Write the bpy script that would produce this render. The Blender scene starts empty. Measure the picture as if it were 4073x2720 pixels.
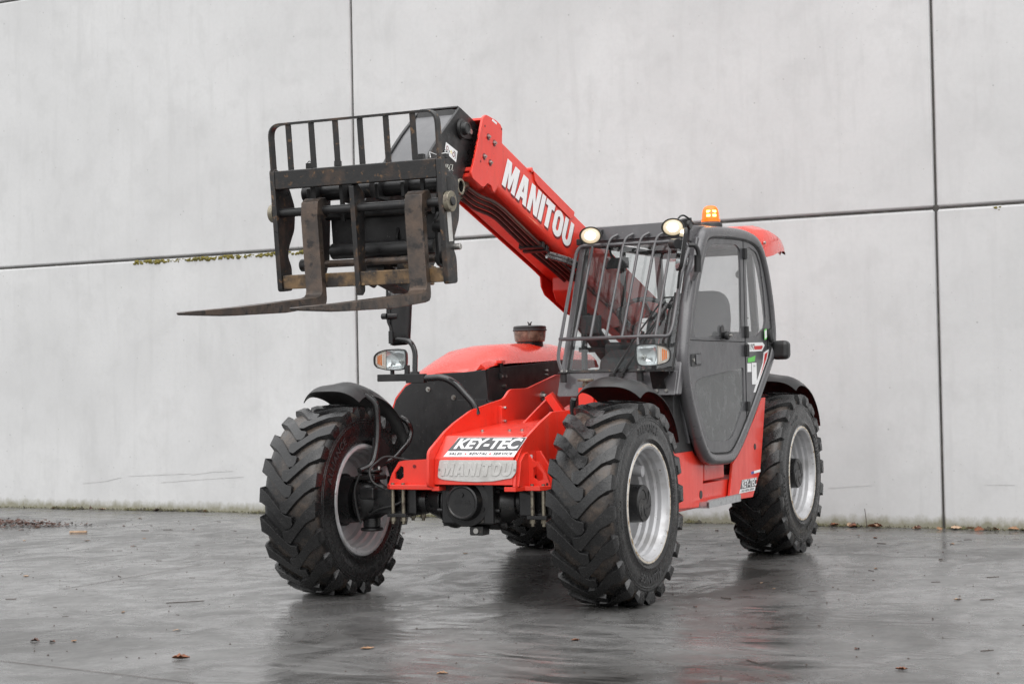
import bpy, bmesh, math, random
from mathutils import Vector, Matrix

random.seed(11)
SC = bpy.context.scene
COL = SC.collection
PI = math.pi

# ------------------------------------------------------------------ camera
def camera():
    yaw, pitch, roll = -0.44703, 0.021506, -0.0199947
    f = Vector((math.sin(yaw) * math.cos(pitch), math.cos(yaw) * math.cos(pitch), math.sin(pitch)))
    r = Vector((math.cos(yaw), -math.sin(yaw), 0)); u = r.cross(f)
    r2 = r * math.cos(roll) + u * math.sin(roll); u2 = -r * math.sin(roll) + u * math.cos(roll)
    cam = bpy.data.cameras.new('camera'); ob = bpy.data.objects.new('camera', cam); COL.objects.link(ob)
    m = Matrix((r2, u2, -f)).transposed().to_4x4(); m.translation = (4.8635, -9.5374, 1.3129)
    ob.matrix_world = m
    cam.sensor_width = 36; cam.lens = 7019.47 / 4073 * 36
    cam.clip_start = 0.1; cam.clip_end = 600
    cam.dof.use_dof = True; cam.dof.focus_distance = 10.6; cam.dof.aperture_fstop = 11.0
    SC.camera = ob
camera()

# ------------------------------------------------------------------ sky, sun, exposure
SUN_EL, SUN_AZ = math.radians(50), math.radians(152)     # azimuth from +Y, clockwise
world = bpy.data.worlds.new('World'); SC.world = world; world.use_nodes = True
wn = world.node_tree.nodes; wl = world.node_tree.links
bg = wn['Background']
sky = wn.new('ShaderNodeTexSky'); sky.sky_type = 'NISHITA'; sky.sun_disc = False
sky.sun_elevation = SUN_EL; sky.sun_rotation = SUN_AZ
sky.air_density = 1.0; sky.dust_density = 1.5; sky.ozone_density = 1.0
hs = wn.new('ShaderNodeHueSaturation'); hs.inputs['Saturation'].default_value = 0.10   # overcast: the cloud takes the colour out
cl = wn.new('ShaderNodeMix'); cl.data_type = 'RGBA'; cl.inputs[0].default_value = .88      # closed cloud deck: most of the sky is one even grey
# the cloud deck follows the CIE standard overcast sky: L = Lz * (1 + 2 sin(elevation)) / 3, the same all round the compass
tcw = wn.new('ShaderNodeTexCoord'); sz_ = wn.new('ShaderNodeSeparateXYZ'); wl.new(tcw.outputs['Generated'], sz_.inputs[0])
ma = wn.new('ShaderNodeMath'); ma.operation = 'MULTIPLY_ADD'; ma.use_clamp = False; wl.new(sz_.outputs['Z'], ma.inputs[0]); ma.inputs[1].default_value = 2 / 3; ma.inputs[2].default_value = 1 / 3
mx = wn.new('ShaderNodeMath'); mx.operation = 'MAXIMUM'; wl.new(ma.outputs[0], mx.inputs[0]); mx.inputs[1].default_value = 1 / 3
vm = wn.new('ShaderNodeVectorMath'); vm.operation = 'SCALE'; vm.inputs[0].default_value = (12.0, 12.05, 12.15); wl.new(mx.outputs[0], vm.inputs['Scale']); wl.new(vm.outputs[0], cl.inputs[7])
wl.new(sky.outputs[0], hs.inputs['Color']); wl.new(hs.outputs[0], cl.inputs[6]); wl.new(cl.outputs[2], bg.inputs['Color'])
bg.inputs['Strength'].default_value = 0.12
sl = bpy.data.lights.new('sun', 'SUN'); sl.energy = 1.0; sl.angle = math.radians(70); sl.color = (1, .985, .965)
so = bpy.data.objects.new('sun', sl); COL.objects.link(so)
sd = Vector((math.sin(SUN_AZ) * math.cos(SUN_EL), math.cos(SUN_AZ) * math.cos(SUN_EL), math.sin(SUN_EL)))
so.rotation_euler = sd.to_track_quat('Z', 'Y').to_euler(); so.location = sd * 40
SC.view_settings.view_transform = 'Standard'; SC.view_settings.look = 'None'
SC.view_settings.exposure = 0.86; SC.view_settings.gamma = 1.0; SC.view_settings.use_curve_mapping = False
SC.cycles.max_bounces = 8; SC.cycles.transparent_max_bounces = 16

# ------------------------------------------------------------------ material helpers
def newmat(name):
    m = bpy.data.materials.new(name); m.use_nodes = True
    nt = m.node_tree; return m, nt, nt.nodes['Principled BSDF']
def N(nt, typ, **kw):
    n = nt.nodes.new(typ)
    for k, v in kw.items():
        if k in n.inputs.keys(): n.inputs[k].default_value = v
        else: setattr(n, k, v)
    return n
def coords(nt, scale=(1, 1, 1), rot=(0, 0, 0), loc=(0, 0, 0)):
    t = nt.nodes.new('ShaderNodeTexCoord'); mp = nt.nodes.new('ShaderNodeMapping')
    mp.inputs['Scale'].default_value = scale; mp.inputs['Rotation'].default_value = rot; mp.inputs['Location'].default_value = loc
    nt.links.new(t.outputs['Object'], mp.inputs['Vector']); return mp.outputs[0]
def noise(nt, vec, scale, detail=4, rough=.55, dist=0):
    n = N(nt, 'ShaderNodeTexNoise', Scale=scale, Detail=detail, Roughness=rough, Distortion=dist)
    nt.links.new(vec, n.inputs['Vector']); return n.outputs['Fac']
def ramp(nt, fac, stops):
    r = nt.nodes.new('ShaderNodeValToRGB'); e = r.color_ramp.elements
    while len(e) < len(stops): e.new(.5)
    for el, (p, c) in zip(e, stops):
        el.position = p; el.color = (c, c, c, 1) if isinstance(c, (int, float)) else (*c, 1)
    nt.links.new(fac, r.inputs[0]); return r.outputs[0]
def mix(nt, fac, a, b, mode='MIX'):
    n = nt.nodes.new('ShaderNodeMix'); n.data_type = 'RGBA'; n.blend_type = mode
    for sock, v in ((n.inputs[0], fac), (n.inputs[6], a), (n.inputs[7], b)):
        if isinstance(v, (int, float)): sock.default_value = v
        elif isinstance(v, tuple): sock.default_value = (*v, 1)
        else: nt.links.new(v, sock)
    return n.outputs[2]
def math_(nt, op, a, b=0.0, clamp=False):
    n = nt.nodes.new('ShaderNodeMath'); n.operation = op; n.use_clamp = clamp
    for i, v in enumerate((a, b)):
        if isinstance(v, (int, float)): n.inputs[i].default_value = v
        else: nt.links.new(v, n.inputs[i])
    return n.outputs[0]
def bump(nt, h, strength, dist=.01, normal=None):
    b = nt.nodes.new('ShaderNodeBump'); b.inputs['Strength'].default_value = strength; b.inputs['Distance'].default_value = dist
    nt.links.new(h, b.inputs['Height'])
    if normal is not None: nt.links.new(normal, b.inputs['Normal'])
    return b.outputs[0]
MATS = {}
def simple(name, c, rough=.5, metal=0., spec=.5, coat=0., c2=None, sc=8, lo=.5, hi=.65, bs=None, rv=.12, c3=None, sc3=40, lo3=.62, hi3=.68):
    """paint / plastic / metal with blotchy wear and roughness variation"""
    m, nt, p = newmat(name); v = coords(nt)
    n1 = noise(nt, v, sc, 5, .6)
    colr = None
    if c2 is not None:
        colr = mix(nt, ramp(nt, n1, [(lo, 0.), (hi, 1.)]), c, c2)
    if c3 is not None:
        n3 = noise(nt, v, sc3, 3, .6)
        colr = mix(nt, ramp(nt, n3, [(lo3, 0.), (hi3, 1.)]), colr if colr is not None else c, c3)
    if colr is None: p.inputs['Base Color'].default_value = (*c, 1)
    else: nt.links.new(colr, p.inputs['Base Color'])
    n2 = noise(nt, v, sc * 2.3, 4, .6)
    nt.links.new(ramp(nt, n2, [(.3, max(0.02, rough - rv)), (.7, min(1., rough + rv))]), p.inputs['Roughness'])
    p.inputs['Metallic'].default_value = metal; p.inputs['Specular IOR Level'].default_value = spec
    p.inputs['Coat Weight'].default_value = coat; p.inputs['Coat Roughness'].default_value = .08
    if bs:
        nt.links.new(bump(nt, noise(nt, v, bs[0], 4, .6), bs[1], .004), p.inputs['Normal'])
    MATS[name] = m; return m
def glassmat(name, tint, haze, hazecol=(.25, .25, .25), boost=1.0, ior=1.5, dirt=0.):
    m, nt, p = newmat(name); nt.nodes.remove(p)
    out = nt.nodes['Material Output']
    tr = N(nt, 'ShaderNodeBsdfTransparent'); tr.inputs[0].default_value = (*tint, 1)
    gl = N(nt, 'ShaderNodeBsdfGlossy'); gl.inputs['Roughness'].default_value = 0.0
    df = N(nt, 'ShaderNodeBsdfDiffuse'); df.inputs[0].default_value = (*hazecol, 1)
    fr = N(nt, 'ShaderNodeFresnel', IOR=ior)
    s1 = nt.nodes.new('ShaderNodeMixShader'); s2 = nt.nodes.new('ShaderNodeMixShader')
    ge0 = nt.nodes.new('ShaderNodeNewGeometry'); front0 = math_(nt, 'SUBTRACT', 1.0, ge0.outputs['Backfacing'])
    v = coords(nt); n = noise(nt, v, 14, 5, .65)
    hz = ramp(nt, n, [(.35, haze), (.75, min(1., haze + dirt))])
    nt.links.new(math_(nt, 'MULTIPLY', hz, front0), s1.inputs[0]); nt.links.new(tr.outputs[0], s1.inputs[1]); nt.links.new(df.outputs[0], s1.inputs[2])
    ge = nt.nodes.new('ShaderNodeNewGeometry'); front = math_(nt, 'SUBTRACT', 1.0, ge.outputs['Backfacing'])
    nt.links.new(math_(nt, 'MULTIPLY', math_(nt, 'MULTIPLY', fr.outputs[0], boost, True), front), s2.inputs[0])
    nt.links.new(s1.outputs[0], s2.inputs[1]); nt.links.new(gl.outputs[0], s2.inputs[2])
    nt.links.new(s2.outputs[0], out.inputs[0]); MATS[name] = m; return m
def emit(name, c, strength, base=(.8, .8, .8)):
    m, nt, p = newmat(name); p.inputs['Base Color'].default_value = (*base, 1)
    p.inputs['Emission Color'].default_value = (*c, 1); p.inputs['Emission Strength'].default_value = strength
    p.inputs['Roughness'].default_value = .2
    MATS[name] = m; return m

def make_materials():
    # telehandler paint
    m, nt, p = newmat('red_paint'); v = coords(nt)
    n1 = noise(nt, v, 5, 5, .6); n2 = noise(nt, v, 60, 3, .6)
    c = mix(nt, ramp(nt, n1, [(.35, 0.), (.7, 1.)]), (.73, .031, .016), (.79, .044, .022))
    c = mix(nt, math_(nt, 'MULTIPLY', ramp(nt, n2, [(.66, 0.), (.70, 1.)]), .5), c, (.25, .02, .015))
    nd = noise(nt, coords(nt, (3, 3, .8)), 4, 6, .7, .5)
    c = mix(nt, math_(nt, 'MULTIPLY', ramp(nt, nd, [(.54, 0.), (.80, 1.)]), .38), c, (.30, .10, .075))
    c = mix(nt, math_(nt, 'MULTIPLY', ramp(nt, noise(nt, v, 130, 2, .5), [(.70, 0.), (.74, 1.)]), .6), c, (.10, .03, .025))
    nt.links.new(c, p.inputs['Base Color'])
    nt.links.new(ramp(nt, nd, [(.3, .26), (.75, .50)]), p.inputs['Roughness'])
    p.inputs['Coat Weight'].default_value = .35; p.inputs['Coat Roughness'].default_value = .12
    nt.links.new(bump(nt, noise(nt, v, 35, 3), .04, .004), p.inputs['Normal']); MATS['red_paint'] = m
    simple('red_gloss', (.76, .038, .019), .26, coat=.6, c2=(.80, .05, .026), sc=4, rv=.06)
    simple('red_dark', (.20, .008, .006), .5)
    simple('dark_grey_paint', (.060, .060, .064), .34, coat=.25, c2=(.075, .074, .078), sc=6, rv=.08, c3=(.15, .145, .14), sc3=90, lo3=.68, hi3=.72)
    simple('cab_grey', (.072, .070, .074), .30, coat=.4, c2=(.085, .082, .086), sc=5, rv=.06, c3=(.03, .028, .028), sc3=70, lo3=.66, hi3=.70)
    simple('black_panel', (.017, .0165, .017), .46, c2=(.025, .0245, .025), sc=7, c3=(.07, .068, .066), sc3=70, lo3=.67, hi3=.71)
    simple('black_plastic', (.013, .013, .0135), .40, c2=(.020, .020, .0205), sc=9, rv=.08)
    simple('fender_plastic', (.016, .016, .0165), .40, c2=(.025, .025, .026), sc=4, rv=.10, bs=(160, .03))
    simple('black_steel', (.011, .011, .0115), .42, c2=(.020, .019, .019), sc=9, bs=(60, .10), rv=.15, c3=(.06, .045, .035), sc3=22, lo3=.66, hi3=.72)
    simple('axle_black', (.008, .008, .0085), .34, c2=(.015, .0145, .014), sc=8, bs=(35, .15), rv=.14, c3=(.05, .042, .036), sc3=16, lo3=.64, hi3=.74)
    simple('rust_black', (.016, .0155, .0155), .42, c2=(.062, .040, .028), sc=9, lo=.52, hi=.70, bs=(45, .35), rv=.16, c3=(.13, .075, .038), sc3=26, lo3=.60, hi3=.70)
    simple('fork_steel', (.048, .039, .034), .38, metal=.3, c2=(.10, .070, .052), sc=11, lo=.40, hi=.66, bs=(50, .30), rv=.15, c3=(.022, .019, .018), sc3=17, lo3=.55, hi3=.66)
    simple('rust_tan', (.17, .105, .050), .5, c2=(.024, .020, .018), sc=8, lo=.40, hi=.58, bs=(50, .4), rv=.14, c3=(.20, .13, .065), sc3=30, lo3=.60, hi3=.70)
    simple('steel', (.42, .41, .39), .35, metal=.9, c2=(.28, .26, .23), sc=20)
    simple('brass_steel', (.26, .235, .18), .42, metal=.7, c2=(.12, .10, .08), sc=25)
    simple('galvanised', (.55, .56, .57), .38, metal=.75, c2=(.40, .41, .42), sc=30)
    simple('chrome_tube', (.45, .44, .44), .22, metal=.9, c2=(.30, .28, .27), sc=14)
    simple('pipe_brown', (.10, .055, .048), .42, metal=.3, c2=(.055, .045, .042), sc=12)
    simple('tube_black', (.012, .012, .0125), .24, coat=.4, c2=(.02, .02, .02), sc=9, rv=.08)
    simple('rubber_letter', (.045, .045, .046), .5)
    simple('rubber_seal', (.012, .012, .012), .55)
    simple('rim_silver', (.47, .47, .48), .36, metal=.25, c2=(.36, .355, .355), sc=6, rv=.1, c3=(.18, .15, .13), sc3=38, lo3=.65, hi3=.74)
    simple('rim_edge', (.60, .55, .47), .5, c2=(.30, .20, .10), sc=30, lo=.5, hi=.6)
    simple('alu_plate', (.55, .54, .52), .45, metal=.35, c2=(.45, .44, .42), sc=9, bs=(20, .2))
    simple('seat_fabric', (.13, .132, .138), .8, bs=(120, .2))
    simple('interior', (.050, .051, .053), .55)
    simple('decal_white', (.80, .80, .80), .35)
    simple('decal_dark', (.055, .056, .060), .35)
    simple('decal_red', (.55, .03, .03), .35)
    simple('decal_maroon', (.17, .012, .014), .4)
    simple('decal_green', (.12, .55, .08), .4)
    simple('decal_yellow', (.75, .58, .03), .4)
    simple('decal_blue', (.04, .07, .30), .4)
    simple('chalk', (.55, .55, .50), .8)
    simple('orange_lens', (.85, .22, .02), .15, coat=.5)
    simple('lens_reflector', (.92, .92, .93), .12, metal=.55, rv=.05, bs=(15, .35))
    simple('amber_lens', (.78, .66, .58), .12, coat=.5)
    simple('bowl_amber', (.11, .085, .062), .25, coat=.4, c2=(.22, .18, .13), sc=22, lo=.45, hi=.6)
    simple('mirror', (.75, .77, .78), .03, metal=1., rv=.01)
    emit('lamp_on', (1., .84, .52), 4.0)
    emit('lamp_lens', (1., .78, .42), .22, base=(.62, .58, .50))
    emit('led_on', (1., .48, .10), 4.5, base=(.9, .5, .1))
    emit('beacon_orange', (1., .20, .0), .30, base=(.75, .13, .01))
    glassmat('windscreen_glass', (.90, .915, .915), .03, (.25, .26, .26), 1.6, 1.5, .05)
    glassmat('window_glass', (.94, .945, .95), .20, (.40, .402, .405), 1.0, 1.45, .06)
    glassmat('dirty_glass', (.60, .61, .61), .45, (.17, .175, .175), .9, 1.45, .40)
    glassmat('rear_glass', (.88, .90, .90), .02, (.3, .3, .3), 1.0, 1.4, .03)
    # rubber with dried mud in the grooves' depth range given by the tyre's own height attribute
    m, nt, p = newmat('tyre_rubber'); v = coords(nt)
    at = nt.nodes.new('ShaderNodeAttribute'); at.attribute_name = 'groove'
    n1 = noise(nt, v, 4, 5, .6); n2 = noise(nt, v, 26, 5, .65); n3 = noise(nt, v, 90, 3, .6)
    c = mix(nt, ramp(nt, n1, [(.35, 0.), (.7, 1.)]), (.007, .007, .0074), (.016, .016, .0164))
    mud = math_(nt, 'MULTIPLY', at.outputs['Fac'], ramp(nt, n1, [(.42, 0.), (.56, 1.)]))
    mud = math_(nt, 'MULTIPLY', mud, ramp(nt, n2, [(.30, .05), (.6, .5)]))
    c = mix(nt, mud, c, (.105, .074, .052))
    c = mix(nt, math_(nt, 'MULTIPLY', ramp(nt, n3, [(.62, 0.), (.70, 1.)]), .35), c, (.10, .095, .09))
    nt.links.new(c, p.inputs['Base Color'])
    r = ramp(nt, n2, [(.32, .12), (.68, .40)]); nt.links.new(r, p.inputs['Roughness'])
    nt.links.new(bump(nt, n2, .30, .007, bump(nt, n3, .25, .002)), p.inputs['Normal']); p.inputs['Specular IOR Level'].default_value = .50; MATS['tyre_rubber'] = m
    # cast concrete panels
    m, nt, p = newmat('concrete'); v = coords(nt); vs = coords(nt, (1.5, 1.5, .18))
    n1 = noise(nt, v, .55, 6, .6, .4); n2 = noise(nt, v, 3.2, 6, .62, .3); n3 = noise(nt, vs, 5, 5, .6); n4 = noise(nt, v, 24, 4, .6)
    c = mix(nt, ramp(nt, n1, [(.32, 0.), (.70, 1.)]), (.480, .482, .482), (.575, .577, .577))
    c = mix(nt, math_(nt, 'MULTIPLY', ramp(nt, n2, [(.50, 0.), (.72, 1.)]), .40), c, (.415, .416, .414))
    c = mix(nt, math_(nt, 'MULTIPLY', ramp(nt, n3, [(.52, 0.), (.74, 1.)]), .42), c, (.43, .431, .43))
    c = mix(nt, math_(nt, 'MULTIPLY', ramp(nt, n4, [(.40, 0.), (.75, 1.)]), .16), c, (.40, .40, .395))
    vo = N(nt, 'ShaderNodeTexVoronoi', Scale=5.5); nt.links.new(v, vo.inputs['Vector'])
    vo2 = N(nt, 'ShaderNodeTexVoronoi', Scale=17.0); nt.links.new(v, vo2.inputs['Vector'])
    gate = ramp(nt, noise(nt, v, 1.3, 3), [(.50, 0.), (.60, 1.)])
    pores = math_(nt, 'MAXIMUM', ramp(nt, vo.outputs['Distance'], [(.025, 1.), (.060, 0.)]),
                  math_(nt, 'MULTIPLY', ramp(nt, vo2.outputs['Distance'], [(.05, .8), (.12, 0.)]), gate))
    c = mix(nt, math_(nt, 'MULTIPLY', pores, .55), c, (.24, .24, .235))
    # algae stain creeping up from the wet ground
    tc = nt.nodes.new('ShaderNodeTexCoord'); sp = nt.nodes.new('ShaderNodeSeparateXYZ'); nt.links.new(tc.outputs['Object'], sp.inputs[0])
    vg = coords(nt, (5, 5, 3.5)); hz = math_(nt, 'ADD', sp.outputs['Z'], math_(nt, 'MULTIPLY', noise(nt, vg, 2.2, 5, .7), -.16))
    alg = ramp(nt, math_(nt, 'ADD', hz, .1), [(.05, 1.), (.13, 0.)])
    c = mix(nt, math_(nt, 'MULTIPLY', alg, .85), c, mix(nt, n2, (.13, .125, .065), (.22, .205, .14)))
    nt.links.new(c, p.inputs['Base Color']); p.inputs['Roughness'].default_value = .82
    h = math_(nt, 'SUBTRACT', math_(nt, 'ADD', n4, math_(nt, 'MULTIPLY', n2, .6)), pores)
    nt.links.new(bump(nt, h, .12, .006), p.inputs['Normal']); MATS['concrete'] = m
    simple('joint_sealant', (.055, .052, .048), .7, c2=(.10, .095, .085), sc=12, bs=(40, .3))
    simple('scuff', (.42, .42, .415), .85, c2=(.50, .50, .495), sc=7, lo=.38, hi=.52)
    simple('moss_dark', (.085, .080, .035), .9, c2=(.045, .040, .028), sc=9, lo=.4, hi=.6)
    simple('moss', (.15, .125, .022), .9, c2=(.07, .07, .02), sc=30, bs=(120, .5))
    # power-floated concrete yard, wet, with the water drawn out in sweeping films
    m, nt, p = newmat('wet_ground'); v = coords(nt)
    vi = coords(nt, (1., .8, 1), (0, 0, -.45)); vr = coords(nt, (.9, 2.1, 1), (0, 0, -.14))
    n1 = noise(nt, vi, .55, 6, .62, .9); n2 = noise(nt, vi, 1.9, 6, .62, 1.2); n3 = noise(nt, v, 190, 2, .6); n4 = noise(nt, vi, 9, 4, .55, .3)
    n5 = noise(nt, v, 24, 5, .75)
    c = mix(nt, ramp(nt, n1, [(.38, 0.), (.60, 1.)]), (.050, .048, .046), (.138, .136, .134))
    c = mix(nt, math_(nt, 'MULTIPLY', ramp(nt, n4, [(.45, 0.), (.70, 1.)]), .45), c, (.062, .061, .060))
    c = mix(nt, math_(nt, 'MULTIPLY', ramp(nt, n5, [(.52, 0.), (.70, 1.)]), .65), c, (.040, .039, .038))
    c = mix(nt, math_(nt, 'MULTIPLY', ramp(nt, n3, [(.62, 0.), (.72, 1.)]), .6), c, (.34, .34, .335))  # fine pale flecks: sparkle of the wet surface painted into the colour
    nt.links.new(c, p.inputs['Base Color'])
    rg = math_(nt, 'ADD', math_(nt, 'MULTIPLY', ramp(nt, n2, [(.40, 0.), (.58, 1.)]), .20), math_(nt, 'MULTIPLY', ramp(nt, n4, [(.35, 0.), (.7, 1.)]), .10))
    nt.links.new(math_(nt, 'ADD', rg, .11), p.inputs['Roughness'])
    p.inputs['IOR'].default_value = 1.55
    # ripples on the film of water standing in the shallow hollow before the machine
    sp = nt.nodes.new('ShaderNodeVectorMath'); sp.operation = 'DISTANCE'; tc = nt.nodes.new('ShaderNodeTexCoord')
    nt.links.new(tc.outputs['Object'], sp.inputs[0]); sp.inputs[1].default_value = (1.9, -1.6, 0)
    hol = ramp(nt, math_(nt, 'MULTIPLY', math_(nt, 'ADD', sp.outputs['Value'], math_(nt, 'MULTIPLY', n1, 1.5)), .2), [(.30, 1.), (.72, .12)])
    wv = noise(nt, vr, 1.35, 1.0, .4, 1.3)
    b1 = bump(nt, n3, .12, .003); b1 = bump(nt, n5, .07, .004, b1); b2 = bump(nt, math_(nt, 'MULTIPLY', wv, hol), .95, .05, b1); nt.links.new(bump(nt, n4, .06, .012, b2), p.inputs['Normal'])
    MATS['wet_ground'] = m
    for i, (a, b) in enumerate([((.20, .065, .022), (.11, .040, .018)), ((.30, .17, .09), (.20, .11, .06)), ((.085, .035, .022), (.05, .025, .018)), ((.42, .29, .19), (.30, .20, .13))]):
        simple('leaf_%d' % i, a, .6, c2=b, sc=40, lo=.4, hi=.6)
    simple('twig', (.040, .026, .020), .7, c2=(.07, .05, .04), sc=30)
make_materials()

# ------------------------------------------------------------------ mesh helpers
ZV = Vector((0, 0, 1))
def V(*a): return Vector(a if len(a) == 3 else a[0])
def frame(d, up=ZV):
    d = d.normalized(); s = d.cross(up)
    if s.length < 1e-4: s = d.cross(Vector((1, 0, 0)))
    s.normalize(); return d, s, s.cross(d).normalized()
def fillet(pts, r, n=4, closed=False):
    """round the corners of a 2-D or 3-D polyline"""
    P = [Vector(p) for p in pts]; out = []; L = len(P)
    for i, p in enumerate(P):
        if not closed and i in (0, L - 1): out.append(p); continue
        a, b = P[i - 1], P[(i + 1) % L]; rr = r[i] if isinstance(r, (list, tuple)) else r
        da, db = a - p, b - p; k = min(rr, da.length * .49, db.length * .49)
        A = p + da.normalized() * k; B = p + db.normalized() * k
        if k < 1e-5: out.append(p); continue
        for j in range(n + 1):
            t = j / n; out.append(A * (1 - t) ** 2 + p * 2 * t * (1 - t) + B * t * t)
    return out
class MB:
    def __init__(s): s.v = []; s.f = []
    def add(s, verts, faces):
        o = len(s.v); s.v += [Vector(p) for p in verts]; s.f += [tuple(i + o for i in f) for f in faces]; return s
    def box(s, c, d, R=None):
        c = Vector(c); hx, hy, hz = d[0] / 2, d[1] / 2, d[2] / 2
        q = [Vector((x, y, z)) for x in (-hx, hx) for y in (-hy, hy) for z in (-hz, hz)]
        if R is not None: q = [R @ p for p in q]
        return s.add([c + p for p in q], [(0, 1, 3, 2), (4, 6, 7, 5), (0, 4, 5, 1), (2, 3, 7, 6), (0, 2, 6, 4), (1, 5, 7, 3)])
    def span(s, a, b):
        a, b = Vector(a), Vector(b); return s.box((a + b) / 2, [abs(t) for t in (b - a)])
    def bar(s, a, b, w, h, up=ZV):
        a, b = Vector(a), Vector(b); d, x, z = frame(b - a, Vector(up)); q = []
        for p in (a, b): q += [p - x * w / 2 - z * h / 2, p + x * w / 2 - z * h / 2, p + x * w / 2 + z * h / 2, p - x * w / 2 + z * h / 2]
        return s.add(q, [(3, 2, 1, 0), (4, 5, 6, 7), (0, 1, 5, 4), (1, 2, 6, 5), (2, 3, 7, 6), (3, 0, 4, 7)])
    def cyl(s, a, b, r, n=18, r2=None):
        a, b = Vector(a), Vector(b); d, x, z = frame(b - a); r2 = r if r2 is None else r2
        q = [a + (x * math.cos(t) + z * math.sin(t)) * r for t in [2 * PI * i / n for i in range(n)]]
        q += [b + (x * math.cos(t) + z * math.sin(t)) * r2 for t in [2 * PI * i / n for i in range(n)]]
        return s.add(q, [tuple(range(n - 1, -1, -1)), tuple(range(n, 2 * n))] + [(i, (i + 1) % n, n + (i + 1) % n, n + i) for i in range(n)])
    def tube(s, pts, r, n=10, fil=0., closed=False):
        P = fillet(pts, fil, 5) if fil else [Vector(p) for p in pts]
        q = []; up = None; L = len(P)
        for i, p in enumerate(P):
            d = (P[min(i + 1, L - 1)] - P[max(i - 1, 0)]).normalized()
            if up is None:
                up = Vector((0, 0, 1)) if abs(d.z) < .9 else Vector((1, 0, 0))
            x = d.cross(up).normalized(); up = x.cross(d).normalized()
            q += [p + (x * math.cos(2 * PI * k / n) + up * math.sin(2 * PI * k / n)) * r for k in range(n)]
        f = [tuple(range(n - 1, -1, -1)), tuple(range((L - 1) * n, L * n))]
        for i in range(L - 1):
            f += [(i * n + k, i * n + (k + 1) % n, (i + 1) * n + (k + 1) % n, (i + 1) * n + k) for k in range(n)]
        return s.add(q, f)
    def lathe(s, prof, o=(0, 0, 0), ax=(1, 0, 0), n=48, closed=False):
        """prof: (along, radius)"""
        o = Vector(o); d, x, z = frame(Vector(ax)); L = len(prof); q = []
        for (a, r) in prof:
            q += [o + d * a + (x * math.cos(2 * PI * k / n) + z * math.sin(2 * PI * k / n)) * r for k in range(n)]
        f = []
        for i in range(L if closed else L - 1):
            j = (i + 1) % L
            f += [(i * n + k, j * n + k, j * n + (k + 1) % n, i * n + (k + 1) % n) for k in range(n)]
        if not closed:
            if prof[0][1] > 1e-4: f.append(tuple(range(n)))
            if prof[-1][1] > 1e-4: f.append(tuple(range(L * n - 1, (L - 1) * n - 1, -1)))
        return s.add(q, f)
    def prism(s, poly, fn, c0, c1):
        n = len(poly)
        q = [fn(p[0], p[1], c0) for p in poly] + [fn(p[0], p[1], c1) for p in poly]
        return s.add(q, [tuple(range(n - 1, -1, -1)), tuple(range(n, 2 * n))] + [(i, (i + 1) % n, n + (i + 1) % n, n + i) for i in range(n)])
    def ring(s, inner, outer, fn, c0, c1):
        n = len(inner); q = []
        for poly, c in ((inner, c0), (outer, c0), (outer, c1), (inner, c1)): q += [fn(p[0], p[1], c) for p in poly]
        f = []
        for k in range(4):
            a, b = k * n, ((k + 1) % 4) * n
            f += [(a + i, a + (i + 1) % n, b + (i + 1) % n, b + i) for i in range(n)]
        return s.add(q, f)
    def loft(s, secs, cap=True, closed=True):
        n = len(secs[0]); q = [p for sec in secs for p in sec]; f = []
        for i in range(len(secs) - 1):
            for k in range(n if closed else n - 1):
                f.append((i * n + k, i * n + (k + 1) % n, (i + 1) * n + (k + 1) % n, (i + 1) * n + k))
        if cap and closed: f += [tuple(range(n - 1, -1, -1)), tuple(range((len(secs) - 1) * n, len(secs) * n))]
        return s.add(q, f)
    def sheet(s, grid, th, nrm=None):
        """open grid of points given a thickness th along its own normals"""
        R, Cn = len(grid), len(grid[0]); G = [[Vector(p) for p in row] for row in grid]; lo = []
        for i in range(R):
            for j in range(Cn):
                du = G[min(i + 1, R - 1)][j] - G[max(i - 1, 0)][j]; dv = G[i][min(j + 1, Cn - 1)] - G[i][max(j - 1, 0)]
                nn = du.cross(dv)
                if nn.length < 1e-9: nn = Vector((0, 0, 1))
                lo.append(G[i][j] - nn.normalized() * th)
        top = [p for row in G for p in row]; M_ = R * Cn; f = []
        for i in range(R - 1):
            for j in range(Cn - 1):
                a = i * Cn + j; f.append((a, a + Cn, a + Cn + 1, a + 1)); f.append((M_ + a, M_ + a + 1, M_ + a + Cn + 1, M_ + a + Cn))
        bd = [j for j in range(Cn)] + [i * Cn + Cn - 1 for i in range(1, R)] + [(R - 1) * Cn + j for j in range(Cn - 2, -1, -1)] + [i * Cn for i in range(R - 2, 0, -1)]
        for k in range(len(bd)):
            a, b = bd[k], bd[(k + 1) % len(bd)]; f.append((a, b, M_ + b, M_ + a))
        return s.add(top + lo, f)
    def mesh(s, name, m, sharp=35):
        me = bpy.data.meshes.new(name); me.from_pydata([tuple(p) for p in s.v], [], s.f)
        bm = bmesh.new(); bm.from_mesh(me); bmesh.ops.recalc_face_normals(bm, faces=bm.faces); bm.to_mesh(me); bm.free()
        me.polygons.foreach_set('use_smooth', [True] * len(me.polygons))
        me.set_sharp_from_angle(angle=math.radians(sharp))
        me.materials.append(MATS[m]); me.update(); return me
    def build(s, name, m, parent=None, bevel=0., seg=2, sharp=35, ang=35):
        return link(name, s.mesh(name, m, sharp), parent, bevel, seg, ang)
def link(name, me, parent=None, bevel=0., seg=2, ang=35, loc=None):
    ob = bpy.data.objects.new(name, me); COL.objects.link(ob)
    if parent is not None: ob.parent = parent
    if loc is not None: ob.location = loc
    if bevel:
        b = ob.modifiers.new('bevel', 'BEVEL'); b.width = bevel; b.segments = seg; b.limit_method = 'ANGLE'
        b.angle_limit = math.radians(ang); b.harden_normals = True; b.use_clamp_overlap = True
    return ob
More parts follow.
